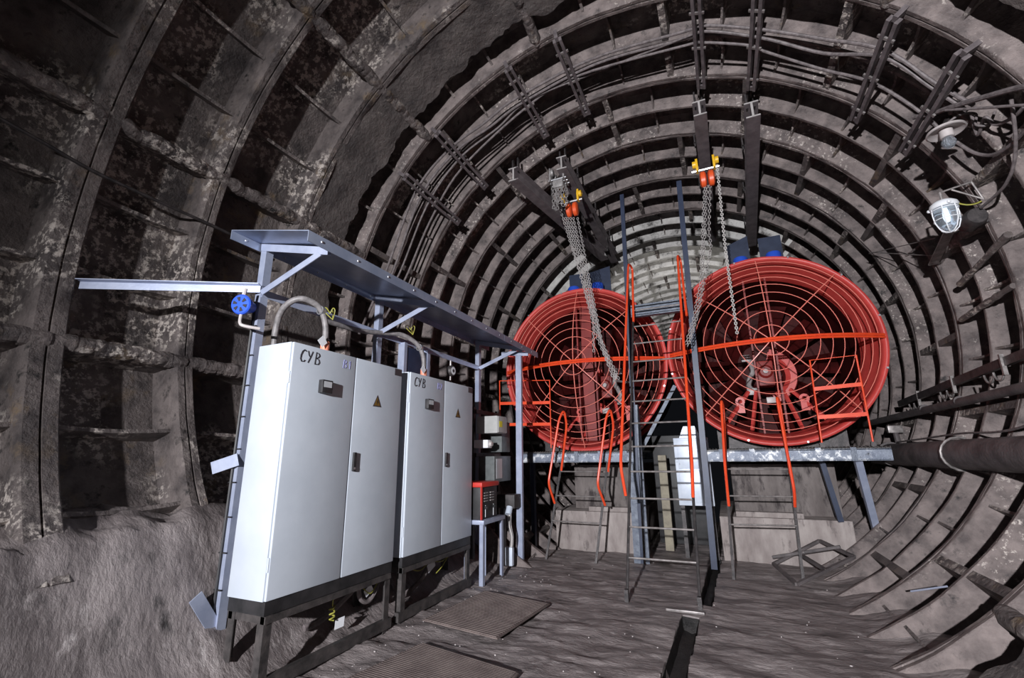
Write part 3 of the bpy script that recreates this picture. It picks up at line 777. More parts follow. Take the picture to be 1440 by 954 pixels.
G4 = [(530, 440), (562, 384), (600, 290), (645, 224), (700, 180), (745, 140), (850, 97), (975, 48)]
for G, r, l in ((G1, 0.020, 'uppermost of the long grey cables arching across the vault'), (G2, 0.018, 'lowest long pale cable arching across the vault, below the others'),
                (G3, 0.020, 'grey cable arching across the vault just below the uppermost cable'), (G4, 0.016, 'shorter grey cable on the left vault between the long arching cables')):
    P = smooth_pts([cyl(px, py, RC - (0.0 if G is not G2 else 0.02)) for px, py in G])
    tag(MB().tube(P, r, 8).build('cable', M['cable'], origin=P[0]), l, 'cable', 'cables arching across the vault')

# ------------------------------------------------------------------ right wall: pipes, hooks, lamps
def rad_ang(v): return math.degrees(atan2(v.z - TZC, v.x - TXC))
p = Vector((2.44, 2.0, 1.56)); q = Vector((2.44, 10.2, 1.55))
root = thing('large_pipe', 'thick dusty iron pipe running along the lower right wall', 'pipe', p)
MB().cylr(p, q, 0.165, 28).build('pipe_body', M['pipe'], root)
for yy in (4.2, 9.4): MB().cylr((2.44, yy, 1.56), (2.44, yy + .05, 1.56), 0.185, 28).build('coupling', M['pipe'], root)
P = [Vector((2.44 - .185 * sin(t), 6.95, 1.56 + .185 * cos(t))) for t in [radians(-20 + 20 * k) for k in range(11)]]
MB().tube(P, 0.014, 8).build('hanger_hook', M['rung'], root)
p = Vector((2.68, 2.0, 2.20)); q = Vector((2.66, 11.5, 2.14))
root = thing('wall_pipe', 'slim dark pipe on the right wall above the thick pipe', 'pipe', p)
MB().cylr(p, q, 0.052, 16).build('pipe_body', M['pipe'], root)
for yy in (4.9, 7.3, 8.4): MB().cylr((2.673, yy, 2.18), (2.673, yy + .05, 2.18), 0.062, 16).build('coupling', M['pipe'], root)
p = Vector((2.79, 3.0, 2.62)); q = Vector((2.74, 9.6, 2.36))
root = thing('cable_hook_rail', 'dark rail on the right wall with empty curved cable hooks', 'rail', p)
MB().bar(p, q, 0.05, 0.09).build('rail', M['dark'], root, smooth=False)
for yy, n in ((6.35, 2), (7.55, 2), (8.75, 2)):
    zz = 2.62 - 0.26 * (yy - 3) / 6.6
    MB().box((2.72, yy - .015, zz - .14), (2.755, yy + .015, zz + .08)).build('hook_plate', M['rung'], root, smooth=False)
    for k in range(n):
        P = [Vector((2.735, yy + .02 + .20 * k + .10 - .10 * cos(radians(t)), zz - .08 - .10 * sin(radians(t)))) for t in range(0, 181, 20)]
        MB().tube(P, 0.011, 6).build('hook', M['rung'], root)
P = smooth_pts([cyl(px, py, RC) for px, py in ((1262, 622), (1300, 617), (1350, 610), (1400, 608), (1440, 600), (1500, 575))])
tag(MB().tube(P, 0.013, 6).build('cable', M['cable'], origin=P[0]), 'loose grey cable on the right wall just above the thick pipe', 'cable')
P = smooth_pts([cyl(px, py, RC - .04) for px, py in ((1285, 165), (1310, 160), (1340, 150), (1390, 135), (1440, 122), (1520, 110))])
tag(MB().tube(P, 0.026, 8).build('cable', M['cable'], origin=P[0]), 'thick cable leaving the round enamel lamp towards the upper right edge', 'cable')
P = smooth_pts([cyl(px, py, RC - .06) for px, py in ((1330, 155), (1380, 152), (1440, 148), (1520, 146))])
tag(MB().tube(P, 0.013, 8).build('cable', M['cable'], origin=P[0]), 'thin straight cable just below the thick cable at upper right', 'cable')
P = smooth_pts([cyl(px, py, RC + .05) for px, py in ((1366, 160), (1375, 190), (1385, 165), (1400, 175), (1425, 165), (1440, 150))])
tag(MB().tube(P, 0.016, 8).build('cable', M['cable'], origin=P[0]), 'dark looping cable right of the round enamel lamp', 'cable')
P = smooth_pts([cyl(px, py, RC - .02) for px, py in ((1422, 140), (1428, 190), (1426, 230), (1415, 258), (1400, 275), (1380, 292))])
tag(MB().tube(P, 0.015, 8).build('cable', M['cable'], origin=P[0]), 'cable hanging down the right wall to the motor bracket', 'cable')
P = smooth_pts([cyl(px, py, RC + .02) for px, py in ((1345, 200), (1370, 215), (1395, 218), (1420, 205), (1445, 180))])
tag(MB().tube(P, 0.018, 8).build('cable', M['cable'], origin=P[0]), 'sagging dark cable below the round enamel lamp', 'cable')

# round enamel lamp with bare bulb
c = cyl(1331, 188, TR - 0.22)
root = thing('enamel_lamp', 'dusty round enamel lamp with bare unlit bulb on the right vault', 'lamp', c)
MB().lathe([(0.03, .10), (0.055, .085), (0.10, .065), (0.155, .04), (0.162, .02), (0.15, .015), (0.10, .035), (0.02, .05)], c, 'Z', 36).build('shade', M['porc'], root)
MB().lathe([(0.001, .05), (0.055, .045), (0.058, -.04), (0.05, -.05), (0.001, -.05)], c, 'Z', 20).build('bulb_holder', M['porc'], root)
MB().lathe([(0.001, -.165), (0.03, -.16), (0.052, -.135), (0.06, -.105), (0.05, -.075), (0.035, -.05)], c, 'Z', 20).build('bulb', M['clear'], root)
MB().bar(c + Vector((0, 0, .09)), c + Vector((.10, .1, .24)), 0.05, 0.03).build('bracket', M['dark'], root, smooth=False)
P = smooth_pts([c + Vector(v) for v in ((.02, 0, .11), (.12, -.05, .15), (.22, -.08, .10), (.20, -.08, -.02), (.28, -.1, -.06), (.34, -.12, .05))])
MB().tube(P, 0.012, 8).build('lead', M['cable'], root)
# caged lamp on a bracket arm
c = at(1327, 290, y=6.15)
root = thing('caged_lamp', 'lit caged glass lamp hanging from a wire bracket on the right wall', 'lamp', c)
MB().lathe([(0.001, .07), (0.04, .065), (0.085, .05), (0.120, .02), (0.128, -.01), (0.115, -.03), (0.001, -.03)], c, 'Z', 32).build('cap', M['paper'], root)
for k in range(3):
    a = radians(30 + 120 * k); MB().ball(c + Vector((.128 * cos(a), .128 * sin(a), -.01)), 0.02, 8).build('cap_bolt', M['paper'], root)
MB().lathe([(0.095, -.03), (0.10, -.10), (0.094, -.18), (0.07, -.25), (0.035, -.285), (0.001, -.29)], c, 'Z', 28).build('glass', M['clear'], root)
MB().lathe([(0.001, -.20), (0.016, -.19), (0.024, -.15), (0.022, -.10), (0.016, -.04), (0.001, -.035)], c, 'Z', 16).build('bulb', M['glow'], root)
for k in range(6):
    a = 2 * pi * k / 6
    P = [c + Vector((r * cos(a), r * sin(a), z)) for r, z in ((.112, -.03), (.116, -.10), (.110, -.19), (.082, -.27), (.04, -.31), (0, -.318))]
    MB().tube(P, 0.006, 6).build('cage_wire', M['paper'], root)
for r, z in ((.113, -.17), (.115, -.05)):
    MB().tube([c + Vector((r * cos(2*pi*k/28), r * sin(2*pi*k/28), z)) for k in range(28)], 0.005, 6, True).build('cage_ring', M['paper'], root)
MB().tube([c + Vector((0, 0, .06)), c + Vector((0, 0, .17))], 0.016, 8).build('stem', M['rung'], root)
w1 = cyl(1366, 256, TR - .02); w2 = cyl(1383, 280, TR - .02); tp = c + Vector((0, 0, .17))
MB().tube([tp, w1], 0.010, 6).build('bracket_arm', M['rung'], root)
MB().tube([at(1338, 267, y=6.1), w2], 0.010, 6).build('bracket_arm', M['rung'], root)
MB().tube([w1, w2], 0.010, 6).build('bracket_arm', M['rung'], root)
MB().tube(sag(c + Vector((.13, 0, -.0)), cyl(1380, 283, TR - .05), .03), 0.008, 6).build('lead', M['tie'], root)
point('lamp_glow', c + Vector((0, 0, -.13)), 0.3, 0.02, (0.8, 0.92, 1.0)).parent = None
# small motor / flood-lamp casing on the wall below it
c = cyl(1365, 312, TR - .12)
root = thing('wall_floodlight', 'small black cylindrical fixture on the right wall beside the caged lamp', 'fixture', c)
MB().lathe([(0.001, -.16), (0.085, -.16), (0.10, -.13), (0.10, .05), (0.06, .14), (0.001, .14)], c, 'Y', 24).build('casing', M['dark'], root)
MB().cbox(c + Vector((.02, -.05, -.05)), c + Vector((.2, .12, .05)), 0.01).build('bracket', M['dark'], root)
# rusty bracket bars on the wall
a, b = cyl(1312, 372, TR - .05), cyl(1335, 325, TR - .12)
root = thing('wall_bracket', 'dusty flat steel bracket with wires on the right wall above the right fan', 'bracket', a)
MB().bar(a, b, 0.10, 0.02).build('plate', M['rung'], root, smooth=False)
for u, v in (((1222, 357), (1315, 335)), ((1225, 355), (1312, 360))): MB().tube([cyl(*u, TR - .05), cyl(*v, TR - .08)], 0.007, 6).build('wire', M['rung'], root)
for (u, v, l) in (((1350, 400), (1418, 330), 'dirt crusted diagonal bar on the right wall below the caged lamp'), ((1352, 450), (1425, 402), 'dirt crusted diagonal bar on the right wall above the hook rail')):
    a, b = cyl(*u, TR - .02), cyl(*v, TR - .02)
    P = [a.lerp(b, k / 12) for k in range(13)]
    mb = MB().tube(P, 0.05, 8, rs=[0.028 + 0.016 * random.random() for _ in P])
    tag(mb.build('wall_bar', M['iron'], origin=a), l, 'bar')

# ------------------------------------------------------------------ control cabinets
XF, XB, ZB, ZT = -3.165, -3.585, 0.585, 2.55
def stroke(pts, Y, Z, w, h, r=0.0045, sl=0.0):
    """hand-drawn stroke on the cabinet front: pts in unit letter box, y to the right as seen"""
    return [(XF + 0.0015, Y + (u + sl * v) * w, Z + v * h) for u, v in pts]
LET = {'С': [[(0.85,0.9),(0.6,1.0),(0.3,0.85),(0.08,0.5),(0.05,0.2),(0.25,0.0),(0.55,0.02),(0.75,0.15)]],
       'У': [[(0.0,0.98),(0.2,0.6),(0.42,0.5)],[(0.75,1.0),(0.45,0.5),(0.1,0.0)]],
       'В': [[(0.2,1.0),(0.05,0.0)],[(0.2,1.0),(0.6,0.95),(0.75,0.78),(0.55,0.58),(0.18,0.5)],[(0.18,0.5),(0.65,0.45),(0.8,0.2),(0.6,0.02),(0.05,0.0)]],
       '1': [[(0.2,0.75),(0.45,1.0),(0.4,0.0)]], '2': [[(0.1,0.8),(0.35,1.0),(0.65,0.8),(0.5,0.45),(0.1,0.0),(0.75,0.02)]]}
def write(text, Y, Z, w, h, m, parent, r=0.004):
    for i, ch in enumerate(text):
        mb = MB()
        for s in LET[ch]: mb.tube(stroke(s, Y + i * w * 1.15, Z, w, h), r, 5)
        mb.build('marker_letter', m, parent)
def cabinet(y0, y1, split, num, label, stand_label):
    root = thing('control_cabinet', label, 'cabinet', (XB, y0, ZB), 'grey control cabinets')
    body = MB().cbox((XB, y0, ZB), (XF - 0.030, y1, ZT), 0.006).build('body', M['cab'], root)
    MB().box((XB + .01, y0 + .01, ZB - .095), (XF - .012, y1 - .01, ZB + .002)).build('base_plinth', M['black'], root, smooth=False)
    d1 = MB().cbox((XF - .026, y0 + .004, ZB + .004), (XF, split - .005, ZT - .003), 0.009).build('door', M['cab'], root)
    d2 = MB().cbox((XF - .026, split + .006, ZB + .004), (XF, y1 - .004, ZT - .003), 0.009).build('door', M['cab'], root)
    L = y1 - y0
    # meter
    my, mz = y0 + 0.245 * L, 2.21
    mt = MB().cbox((XF, my - .058, mz - .058), (XF + .052, my + .058, mz + .058), 0.006).build('meter', M['black'], d1)
    mb = MB().box((XF + .050, my - .044, mz - .008), (XF + .0535, my + .044, mz + .044)).build('meter_window', M['glass'], d1, smooth=False)
    # warning triangle with lightning bolt
    ty, tz = split + 0.33, 2.155
    MB().poly([(XF, ty - .062, tz - .055), (XF, ty + .062, tz - .055), (XF, ty, tz + .062)], (.003, 0, 0)).build('warning_triangle', M['plate'], d2, smooth=False)
    mb = MB().poly([(XF + .002, ty - .044, tz - .044), (XF + .002, ty + .044, tz - .044), (XF + .002, ty, tz + .040)], (.0025, 0, 0)).build('warning_face', M['sign'], d2, smooth=False)
    MB().poly([(XF + .004, ty + .006, tz + .02), (XF + .004, ty - .012, tz - .012), (XF + .004, ty + .002, tz - .01), (XF + .004, ty - .004, tz - .034), (XF + .004, ty + .014, tz - .002), (XF + .004, ty, tz - .003)], (.002, 0, 0)).build('lightning_mark', M['ink'], d2, smooth=False)
    # handle
    hy, hz = split + .055, 1.565
    h = MB().cbox((XF, hy - .018, hz - .085), (XF + .022, hy + .018, hz + .085), 0.005).build('handle', M['black'], d2)
    MB().lathe([(0.001, .024), (0.011, .024), (0.011, 0)], (XF, hy, hz - .06), 'X', 12).build('lock', M['chrome'], d2)
    MB().box((XF, y1 - .13, ZT - .085), (XF + .002, y1 - .012, ZT - .012)).build('nameplate', M['plate'], d2, smooth=False)
    write('СУВ', y0 + .075, 2.395, 0.066, 0.105, M['ink'], d1)
    write('В' + num, split - .17, 2.42, 0.055, 0.075, M['inkb'], d1, 0.0028)
    for zz in (ZB + .25, ZT - .3):
        MB().box((XF - .0215, y0 - .004, zz - .05), (XF - .006, y0 + .004, zz + .05)).build('hinge', M['cab'], d1, smooth=False)
    # stand
    st = thing('cabinet_stand', stand_label, 'stand', (XF, y0, 0), 'black cabinet stands')
    for xx, sx in ((XF - .015, -1), (XB + .015, 1)):
        for yy, sy in ((y0 + .02, 1), (y1 - .02, -1)):
            zb = floor_z(xx, yy) - .02
            MB().angle((xx, yy, zb), (xx, yy, ZB - .096), (sx, 0, 0), (0, sy, 0), 0.07, 0.008).build('leg', M['stand'], st, smooth=False)
    MB().bar((XF - .03, y0 - .02, .035), (XF - .03, y1 + .02, .035), 0.05, 0.09).build('bottom_rail', M['stand'], st, smooth=False)
    MB().bar((XB + .03, y0 + .02, ZB - .125), (XB + .03, y1 - .02, ZB - .125), 0.05, 0.05).build('top_rail', M['stand'], st, smooth=False)
    MB().bar((XF - .03, y0 + .02, ZB - .125), (XF - .03, y1 - .02, ZB - .125), 0.05, 0.05).build('top_rail', M['stand'], st, smooth=False)
    MB().bar((XF - .03, y0 + .05, ZB - .125), (XB + .03, y0 + .05, ZB - .125), 0.05, 0.05).build('cross_rail', M['stand'], st, smooth=False)
    # glands and conduits below
    for k in range(4):
        yy = y0 + L * (0.30 + 0.2 * k)
        g = MB().cylr((XF - .12, yy, ZB - .095), (XF - .12, yy, ZB - .17), 0.028, 12); g.build('cable_gland', M['chrome'], root)
    return root
cabinet(2.604, 4.05, 3.336, '1', 'large pale grey two door control cabinet nearest the camera, with handwriting СУВ', 'black angle steel stand under the nearest grey control cabinet')
cabinet(4.20, 5.65, 4.92, '2', 'pale grey two door control cabinet second from the camera, with handwriting СУВ', 'black angle steel stand under the second grey control cabinet')

# cables and tags hanging below the cabinets
def under_cable(P, r, m, label, cat='cable', name='cable'):
    P = smooth_pts(P); return tag(MB().tube(P, r, 8).build(name, m, origin=P[0]), label, cat)
under_cable([(-3.30,3.42,.43),(-3.31,3.42,.36),(-3.32,3.43,.33)], .005, M['tie'], 'short yellow green earth wire hanging below the nearest cabinet', 'wire', 'earth_wire')
P = [(-3.32 + .02 * sin(k * 1.9), 3.43 + .025 * cos(k * 1.9), .33 - .012 * k) for k in range(11)]
under_cable(P, .007, M['tie'], 'coiled yellow green wire tail below the nearest cabinet', 'wire', 'wire_coil')
under_cable([(-3.30,3.72,.42),(-3.32,3.78,.30),(-3.32,3.88,.25),(-3.31,3.96,.30),(-3.30,4.0,.42)], .022, M['cable'], 'dark looping hose below the right end of the nearest cabinet', 'hose', 'hose')
under_cable([(-3.34,3.74,.42),(-3.40,3.6,.30),(-3.46,3.45,.2),(-3.5,3.3,.17)], .03, M['cable'], 'thick dark hose running back under the nearest cabinet', 'hose', 'hose')
under_cable([(-3.28,3.74,.42),(-3.27,3.86,.33),(-3.28,3.98,.42)], .005, M['tie'], 'yellow wire bowed between glands of the nearest cabinet', 'wire', 'earth_wire')
under_cable([(-3.30,5.35,.43),(-3.32,5.2,.30),(-3.34,5.1,.24)], .006, M['tie'], 'yellow wire slanting below the far end of the second cabinet', 'wire', 'earth_wire')
under_cable([(-3.26,4.45,.43),(-3.26,4.65,.37),(-3.26,4.85,.42),(-3.26,5.1,.38),(-3.26,5.3,.44)], .006, M['tie'], 'wavy yellow wire along the underside of the second cabinet', 'wire', 'earth_wire')
under_cable([(-3.32,4.95,.43),(-3.36,4.85,.25),(-3.42,4.7,.14),(-3.45,4.6,.11)], .028, M['cable'], 'thick dark hose drooping under the second cabinet', 'hose', 'hose')
def card(c, s, tilt, label, lines=True):
    c = Vector(c); root = None
    u = Vector((0.25, cos(tilt), sin(tilt))).normalized(); v = Vector((0.2, -sin(tilt), cos(tilt))); v = (v - u * v.dot(u)).normalized()
    nn = u.cross(v)
    if nn.x < 0: nn = -nn
    mb = MB().poly([c - u*s - v*s, c + u*s - v*s, c + u*s + v*s, c - u*s + v*s], nn * .003)
    o = tag(mb.build('cable_tag', M['paper'], origin=c), label, 'tag')
    return o
card((-3.34, 3.55, .16), .045, 0.1, 'white cable tag hanging below the middle of the nearest cabinet')
card((-3.28, 3.84, .36), .045, 0.7, 'white diamond tilted tag by the loop hose of the nearest cabinet')
card((-3.30, 4.93, .36), .06, 0.6, 'white cable tag hanging below the second cabinet')

# flexible conduits on top
def conduit(top, P, label, tagp):
    root = thing('flexible_conduit', label, 'conduit', top)
    t = Vector(top)
    MB().cylr(t, t + Vector((0, 0, .04)), 0.034, 16).build('gland', M['chrome'], root)
    MB().cylr(t + Vector((0, 0, .03)), t + Vector((0, 0, .14)), 0.042, 16).build('sleeve', M['pink'], root)
    pts = smooth_pts([t + Vector((0, 0, .12))] + P, 8)
    MB().tube(pts, 0.029, 12).build('hose', M['conduit'], root)
    c = t + Vector((0, -.08, .12))
    MB().poly([c + Vector((0.05, -.06, 0)), c + Vector((.05, 0, -.055)), c + Vector((.05, .055, 0)), c + Vector((.05, 0, .06))], (.003, 0, 0)).build('tag', M['paper'], root, smooth=False)
    w = Vector(tagp); mb = MB()
    for k in range(3):
        a = k * 2.1
        mb.tube(smooth_pts([w, w + Vector((.03 * cos(a), .05 * sin(a), .05)), w + Vector((.06 * cos(a), .07 * sin(a), .02)), w + Vector((.02, .02, -.06))]), 0.005, 5)
    mb.build('tie_wire', M['tie'], root)
    MB().lathe([(0.034, -.02), (0.045, -.02), (0.045, .02), (0.034, .02)], pts[14], 'Y', 16, closed_prof=True).build('clip', M['chrome'], root)
conduit((-3.40, 3.15, ZT), [Vector((-3.40, 3.13, 2.86)), Vector((-3.42, 3.05, 3.02)), Vector((-3.5, 2.90, 3.07)), Vector((-3.64, 2.84, 2.98)), Vector((-3.74, 2.86, 2.78)), Vector((-3.76, 2.88, 2.4)), Vector((-3.76, 2.88, 0.9))],
        'curved grey flexible conduit with orange sleeve on top of the nearest cabinet', (-3.36, 3.14, 2.97))
conduit((-3.40, 4.78, ZT), [Vector((-3.40, 4.76, 2.84)), Vector((-3.44, 4.68, 3.0)), Vector((-3.55, 4.5, 3.10)), Vector((-3.66, 4.25, 3.08)), Vector((-3.70, 3.9, 3.03)), Vector((-3.72, 3.4, 3.02))],
        'curved grey flexible conduit with orange sleeve on top of the second cabinet', (-3.42, 4.50, 3.15))

# ------------------------------------------------------------------ sheet metal canopy
root = thing('canopy', 'blue grey galvanised sheet canopy on posts above the grey cabinets', 'canopy', (-3.75, 2.65, 0.3))
xr, zr, xf, zf = -3.82, 3.60, -2.84, 3.37
def sheet(y0, y1, nm):
    mb = MB(); t = 0.006
    sec = [(xr, zr - .085), (xr, zr + .005), (xf, zf + .01), (xf, zf - .085), (xf - t, zf - .085), (xf - t, zf + .003), (xr + t, zr - .003), (xr + t, zr - .085)]
    mb.poly([(a, y0, b) for a, b in sec], (0, y1 - y0, 0)); return mb.build(nm, M['sheet'], root, smooth=False)
sheet(2.36, 6.02, 'roof_sheet'); sheet(6.03, 7.42, 'roof_sheet')
for yy in [2.5 + 0.42 * k for k in range(12)]:
    MB().ball((xf - .002, yy, zf - .035), 0.013, 8).build('bolt', M['chrome'], root)
    MB().ball((xr + .006, yy, zr - .04), 0.011, 8).build('bolt', M['chrome'], root)
for yy in (2.65, 4.25, 6.85):
    zb = 0.29 if yy < 3 else floor_z(-3.75, yy) - .02
    MB().angle((-3.72, yy, zb), (-3.72, yy, zr - .03), (-1, 0, 0), (0, 1, 0), 0.075, 0.007).build('post', M['galv'], root, smooth=False)
    MB().angle((-3.80, yy - .005, zr - .01), (-2.90, yy - .005, zf - .005), (0, 1, 0), (0.1, 0, -1), 0.075, 0.007).build('arm', M['galv'], root, smooth=False)
    MB().angle((-3.73, yy - .012, 3.10), (-3.04, yy - .012, zf - .02), (0, 1, 0), (0.6, 0, -.6), 0.065, 0.007).build('brace', M['galv'], root, smooth=False)
MB().angle((-3.715, 2.66, 3.12), (-3.715, 6.9, 3.12), (0, 0, -1), (-1, 0, 0), 0.075, 0.007).build('rail', M['galv'], root, smooth=False)
MB().angle((-3.72, 2.64, 3.15), (-4.84, 1.80, 3.09), (0, 0, -1), (0.5, -.7, 0), 0.07, 0.007).build('tie_bar', M['galv'], root, smooth=False)
mb = MB()
mb.bar((-3.07, 7.0, -0.01), (-3.04, 7.0, 3.34), 0.09, 0.012, (0, 1, 0)); mb.bar((-3.115, 7.03, -.01), (-3.085, 7.03, 3.34), 0.01, 0.06, (0, 1, 0)); mb.bar((-3.025, 7.03, -.01), (-2.995, 7.03, 3.34), 0.01, 0.06, (0, 1, 0))
mb.build('end_post', M['galv'], root, smooth=False)
MB().angle((-3.35, 6.98, 3.36), (-2.85, 6.98, 3.31), (0, 1, 0), (0, 0, -1), 0.07, 0.007).build('arm', M['galv'], root, smooth=False)
MB().bar((-3.75, 2.47, 0.60), (-3.74, 2.68, 0.29), 0.012, 0.10, (0, 1, 1)).build('foot_brace', M['galv'], root, smooth=False)
MB().bar((-3.70, 2.63, 1.60), (-3.90, 2.55, 1.53), 0.012, 0.10).build('wall_plate', M['galv'], root, smooth=False)
for k in range(9): MB().box((-3.80, 2.636, 0.6 + .27 * k), (-3.715, 2.648, 0.61 + .27 * k)).build('cable_strap', M['black'], root, smooth=False)
MB().tube([(-3.77, 2.64, 3.0), (-3.77, 2.64, 0.4)], 0.012, 6).build('post_cable', M['black'], root)

# blue round sounder hanging from the tie bar
c = at(341, 429, y=2.48)
root = thing('sounder', 'round blue plastic sounder with slotted face on the nearest canopy post', 'sounder', c)
dv = Vector((.35, -.95, -.12)).normalized()
mb = MB(); u = dv.cross(Vector((0, 0, 1))).normalized(); w = u.cross(dv)
def disc(r0, d0, r1, d1, seg=28):
    return [c + u * (r * cos(2*pi*k/seg)) + w * (r * sin(2*pi*k/seg)) + dv * d for r, d in ((r0, d0), (r1, d1)) for k in range(seg)]
def shell2(prof, nm, m, seg=28):
    mb = MB()
    for r, d in prof: mb.v += [c + u * (r * cos(2*pi*k/seg)) + w * (r * sin(2*pi*k/seg)) + dv * d for k in range(seg)]
    for i in range(len(prof) - 1):
        for k in range(seg): mb.f.append((i*seg+k, i*seg+(k+1)%seg, (i+1)*seg+(k+1)%seg, (i+1)*seg+k))
    return mb.build(nm, m, root)
shell2([(0.001, -.12), (0.05, -.12), (0.065, -.03), (0.088, -.01), (0.09, .02), (0.08, .032), (0.001, .034)], 'housing', M['blue'])
for k in range(6):
    a = 2 * pi * k / 6 + .3; d = u * cos(a) + w * sin(a); t = -u * sin(a) + w * cos(a); p = c + dv * .033
    MB().poly([p + d*.028 - t*.006, p + d*.064 - t*.016, p + d*.064 + t*.016, p + d*.028 + t*.006], dv * .004).build('slot', M['ink'], root, smooth=False)
MB().tube([c + Vector((0, .0, .085)), c + Vector((0.01, .0, .15))], 0.018, 8).build('mount', M['porc'], root)
MB().tube(smooth_pts([c + Vector((0, 0, -.085)), c + Vector((0, 0, -.16)), c + Vector((.03, .02, -.19)), c + Vector((.10, .12, -.20))]), 0.014, 8).build('lead_pipe', M['porc'], root)
# round gauge between cabinet tops
c = at(635, 522, x=-3.62)
root = thing('gauge', 'small round white and black gauge on the canopy rail above the second cabinet', 'gauge', c)
MB().lathe([(0.001, .03), (0.075, .03), (0.085, .015), (0.085, -.03), (0.001, -.03)], c, 'X', 28).build('housing', M['dark'], root)
MB().lathe([(0.001, .033), (0.060, .033), (0.060, .031), (0.001, .031)], c, 'X', 28).build('face', M['paper'], root)
MB().lathe([(0.001, .037), (0.025, .037), (0.025, .03), (0.001, .03)], c, 'X', 20).build('hub', M['dark'], root)
MB().tube([c + Vector((-.02, 0, -.14)), c + Vector((-.02, 0, .16))], 0.016, 8).build('stem', M['rung'], root)
# dark junction box behind second cabinet
root = thing('junction_box', 'dark blue junction box on two pale uprights behind the top of the second cabinet', 'box', (-3.70, 5.1, 2.6))
MB().cbox((-3.78, 4.75, 2.55), (-3.66, 5.22, 3.02), 0.01).build('housing', M['navy'], root)
for yy in (4.72, 5.24): MB().box((-3.75, yy - .03, 2.2), (-3.65, yy + .03, 3.06)).build('upright', M['galv'], root, smooth=False)

# ------------------------------------------------------------------ corner with welder, rack and boxes
root = thing('work_table', 'small blue grey angle steel table carrying the welder beside the second cabinet', 'table', (-3.25, 5.8, 0))
for xx, yy in ((-3.02, 5.70), (-3.02, 6.32), (-3.30, 5.70), (-3.30, 6.22)):
    MB().angle((xx, yy, -.02), (xx, yy, .72), (-1 if xx > -3.2 else 1, 0, 0), (0, 1 if yy < 6 else -1, 0), 0.055, 0.007).build('leg', M['galv'], root, smooth=False)
MB().cbox((-3.45, 5.68, .72), (-3.0, 6.34, .775), 0.005).build('top', M['galv'], root)
root = thing('welder', 'red and black welding power unit standing on the small steel table', 'welder', (-3.25, 5.95, .775))
MB().cbox((-3.40, 5.72, .777), (-3.06, 6.20, 1.19), 0.012).build('housing', M['black'], root)
MB().cbox((-3.42, 5.70, 1.19), (-3.04, 6.23, 1.255), 0.015).build('lid', M['weldred'], root)
MB().box((-3.06, 5.70, .78), (-3.045, 5.735, 1.20)).build('corner_trim', M['weldred'], root, smooth=False)
for yy in (5.85, 6.03):
    for k in range(4): MB().box((-3.062, yy - .055, 1.0 + .035 * k), (-3.05, yy + .055, 1.014 + .035 * k)).build('vent', M['hgrey'], root, smooth=False)
for yy in (5.84, 6.08):
    MB().cylr((-3.06, yy, .92), (-3.02, yy, .92), .022, 12).build('knob', M['black'], root)
    MB().box((-3.062, yy - .003, .80), (-3.055, yy + .003, .95)).build('marking', M['paper'], root, smooth=False)
root = thing('equipment_rack', 'dark steel rack of uprights holding the boxes beyond the second cabinet', 'rack', (-3.5, 6.6, 0))
for xx, yy in ((-3.52, 6.30), (-3.52, 7.15)): MB().box((xx - .03, yy - .03, .16), (xx + .03, yy + .03, 2.35)).build('upright', M['dark'], root, smooth=False)
for zz in (1.0, 1.62, 2.28): MB().box((-3.50, 6.30, zz - .03), (-3.46, 7.15, zz + .03)).build('crossbar', M['dark'], root, smooth=False)
root = thing('switch_box', 'grey switch box with yellow sticker on the rack beside the second cabinet', 'box', (-3.3, 6.45, 1.93))
MB().cbox((-3.455, 6.30, 1.94), (-3.10, 6.62, 2.20), 0.01).build('housing', M['boxg'], root)
MB().cbox((-3.10, 6.31, 1.95), (-3.085, 6.61, 2.19), 0.005).build('cover', M['boxg'], root)
MB().box((-3.085, 6.34, 2.03), (-3.082, 6.44, 2.12)).build('sticker', M['sticker'], root, smooth=False)
root = thing('socket_outlet', 'small white socket outlet on the rack below the grey switch box', 'socket', (-3.3, 6.3, 1.75))
MB().cbox((-3.46, 6.22, 1.72), (-3.22, 6.36, 1.84), 0.01).build('housing', M['paper'], root)
MB().lathe([(0.001, .04), (0.035, .04), (0.045, 0), (0.05, -.02)], (-3.22, 6.29, 1.78), 'X', 16).build('plug', M['porc'], root)
tag(MB().cbox((-3.455, 6.70, 1.66), (-3.22, 7.02, 2.14), 0.012).build('transformer_box', M['boxd'], origin=(-3.33, 6.86, 1.66)), 'dark grey box on the rack right of the grey switch box', 'box')
root = thing('meter_box', 'dark green grey box with pale window on the rack above the welder', 'box', (-3.33, 6.5, 1.2))
MB().cbox((-3.455, 6.36, 1.22), (-3.18, 6.95, 1.60), 0.012).build('housing', M['boxd'], root)
MB().box((-3.18, 6.42, 1.27), (-3.175, 6.62, 1.56)).build('window', M['glass'], root, smooth=False)
# socket stand at the end post
root = thing('cable_terminal', 'dark terminal box with dangling cables beside the foot of the end post', 'terminal box', (-3.17, 6.85, .9))
MB().cbox((-3.32, 6.72, .82), (-3.02, 6.96, 1.02), 0.01).build('housing', M['dark'], root)
MB().cylr((-3.10, 6.72, .84), (-3.10, 6.66, .74), .05, 14).build('plug', M['pale'], root)
for k in range(3):
    P = smooth_pts([(-3.10 + .02 * k, 6.68, .76), (-3.12 + .03 * k, 6.67, .6), (-3.07 + .02 * k, 6.68, .42), (-3.10 + .02 * k, 6.70, .22)]); MB().tube(P, .011, 6).build('cable', M['rope'] if k == 1 else M['conduit'], root)
MB().cbox((-3.16, 6.66, .02), (-3.04, 6.74, .28), 0.02).build('gland_block', M['pale'], root)
MB().box((-3.30, 6.80, -.02), (-3.24, 6.88, .82)).build('stand', M['dark'], root, smooth=False)

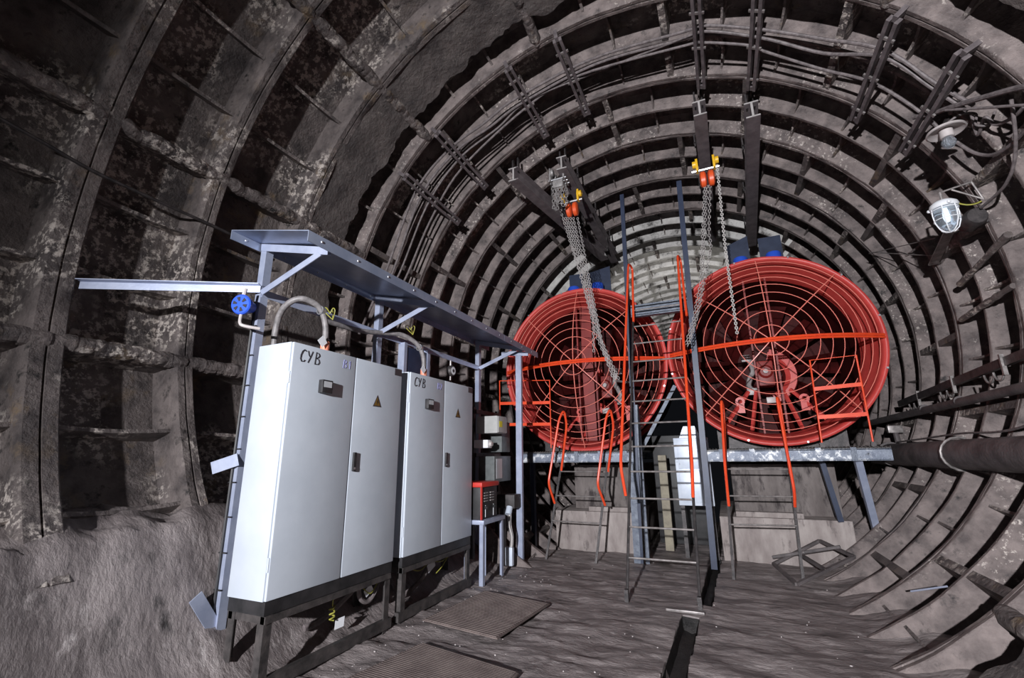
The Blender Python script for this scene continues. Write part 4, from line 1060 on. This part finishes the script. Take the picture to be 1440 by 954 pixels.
# ------------------------------------------------------------------ floor mats, plates and scrap
def floor_mat(c4, n, label, h=0.012):
    a, b, c, d = [Vector(p) for p in c4]         # a-b one end, d-c the other
    mb = MB()
    mb.poly([a, b, c, d], (0, 0, h))
    for k in range(n):
        t = (k + .5) / n; p, q = a.lerp(d, t), b.lerp(c, t)
        up = Vector((0, 0, h + .004)); mb.bar(p.lerp(q, .02) + up, q.lerp(p, .02) + up, (d - a).length / n * .5, .008)
    return tag(mb.build('floor_mat', M['mat'], origin=a, smooth=False), label, 'mat')
zf_ = .004
floor_mat([(-2.82, 2.6, zf_), (-1.62, 2.6, zf_), (-1.60, 3.60, zf_), (-2.62, 3.80, zf_)], 46, 'ridged brown floor mat nearest the camera beside the cabinets')
floor_mat([(-2.96, 4.30, zf_), (-2.05, 4.15, zf_), (-1.95, 5.25, zf_), (-2.85, 5.42, zf_)], 30, 'worn brown floor mat in front of the second cabinet')
tag(MB().cbox((-0.76, 5.575, -.012), (-0.38, 5.60, .012), 0.003).build('drain_plate', M['rung'], origin=(-.57, 5.6, 0)), 'flat steel strip bridging the floor drain at the ladder foot', 'strip')
root = thing('scrap_frame', 'rusty scrap steel frame lying at the foot of the right plinth', 'frame', (0.9, 7.6, 0.05))
A, B, C_, D = Vector((0.45, 8.0, .06)), Vector((1.10, 8.3, .36)), Vector((1.35, 7.55, .30)), Vector((0.62, 7.05, .03))
for p, q in ((A, B), (B, C_), (C_, D), (D, A), (A.lerp(B, .5), D.lerp(C_, .5)), (A + Vector((0, 0, .09)), C_ + Vector((-.1, .2, .08)))):
    MB().bar(p, q, .045, .035).build('bar', M['pipe'], root, smooth=False)
a, b = at(1281, 832, x=1.42), at(1332, 825, x=1.62)
tag(MB().tube([a, b], .008, 8).build('blue_rod', M['blue'] if False else M['galv'], origin=a), 'thin pale blue rod stuck between ribs at lower right', 'rod')
root = thing('rib_valve', 'rusty square flange fitting on the right wall ribs above the thick pipe', 'fitting', cyl(1258, 604, TR - .1))
c = cyl(1258, 604, TR - .1)
mb = MB().cbox(c - Vector((.10, .05, .06)), c + Vector((.10, .05, .06)), .01); mb.build('flange', M['rung'], root)
MB().cylr(c, c + Vector((.03, .05, -.35)), .04, 10).build('stem', M['pipe'], root)

P = smooth_pts([cyl(px, py, RC + .02) for px, py in ((-30, 150), (60, 200), (130, 240), (220, 282), (300, 318), (345, 340))])
tag(MB().tube(P, 0.016, 8).build('cable', M['dark'], origin=P[0]), 'black cable running along the left wall above the canopy tie bar', 'cable')
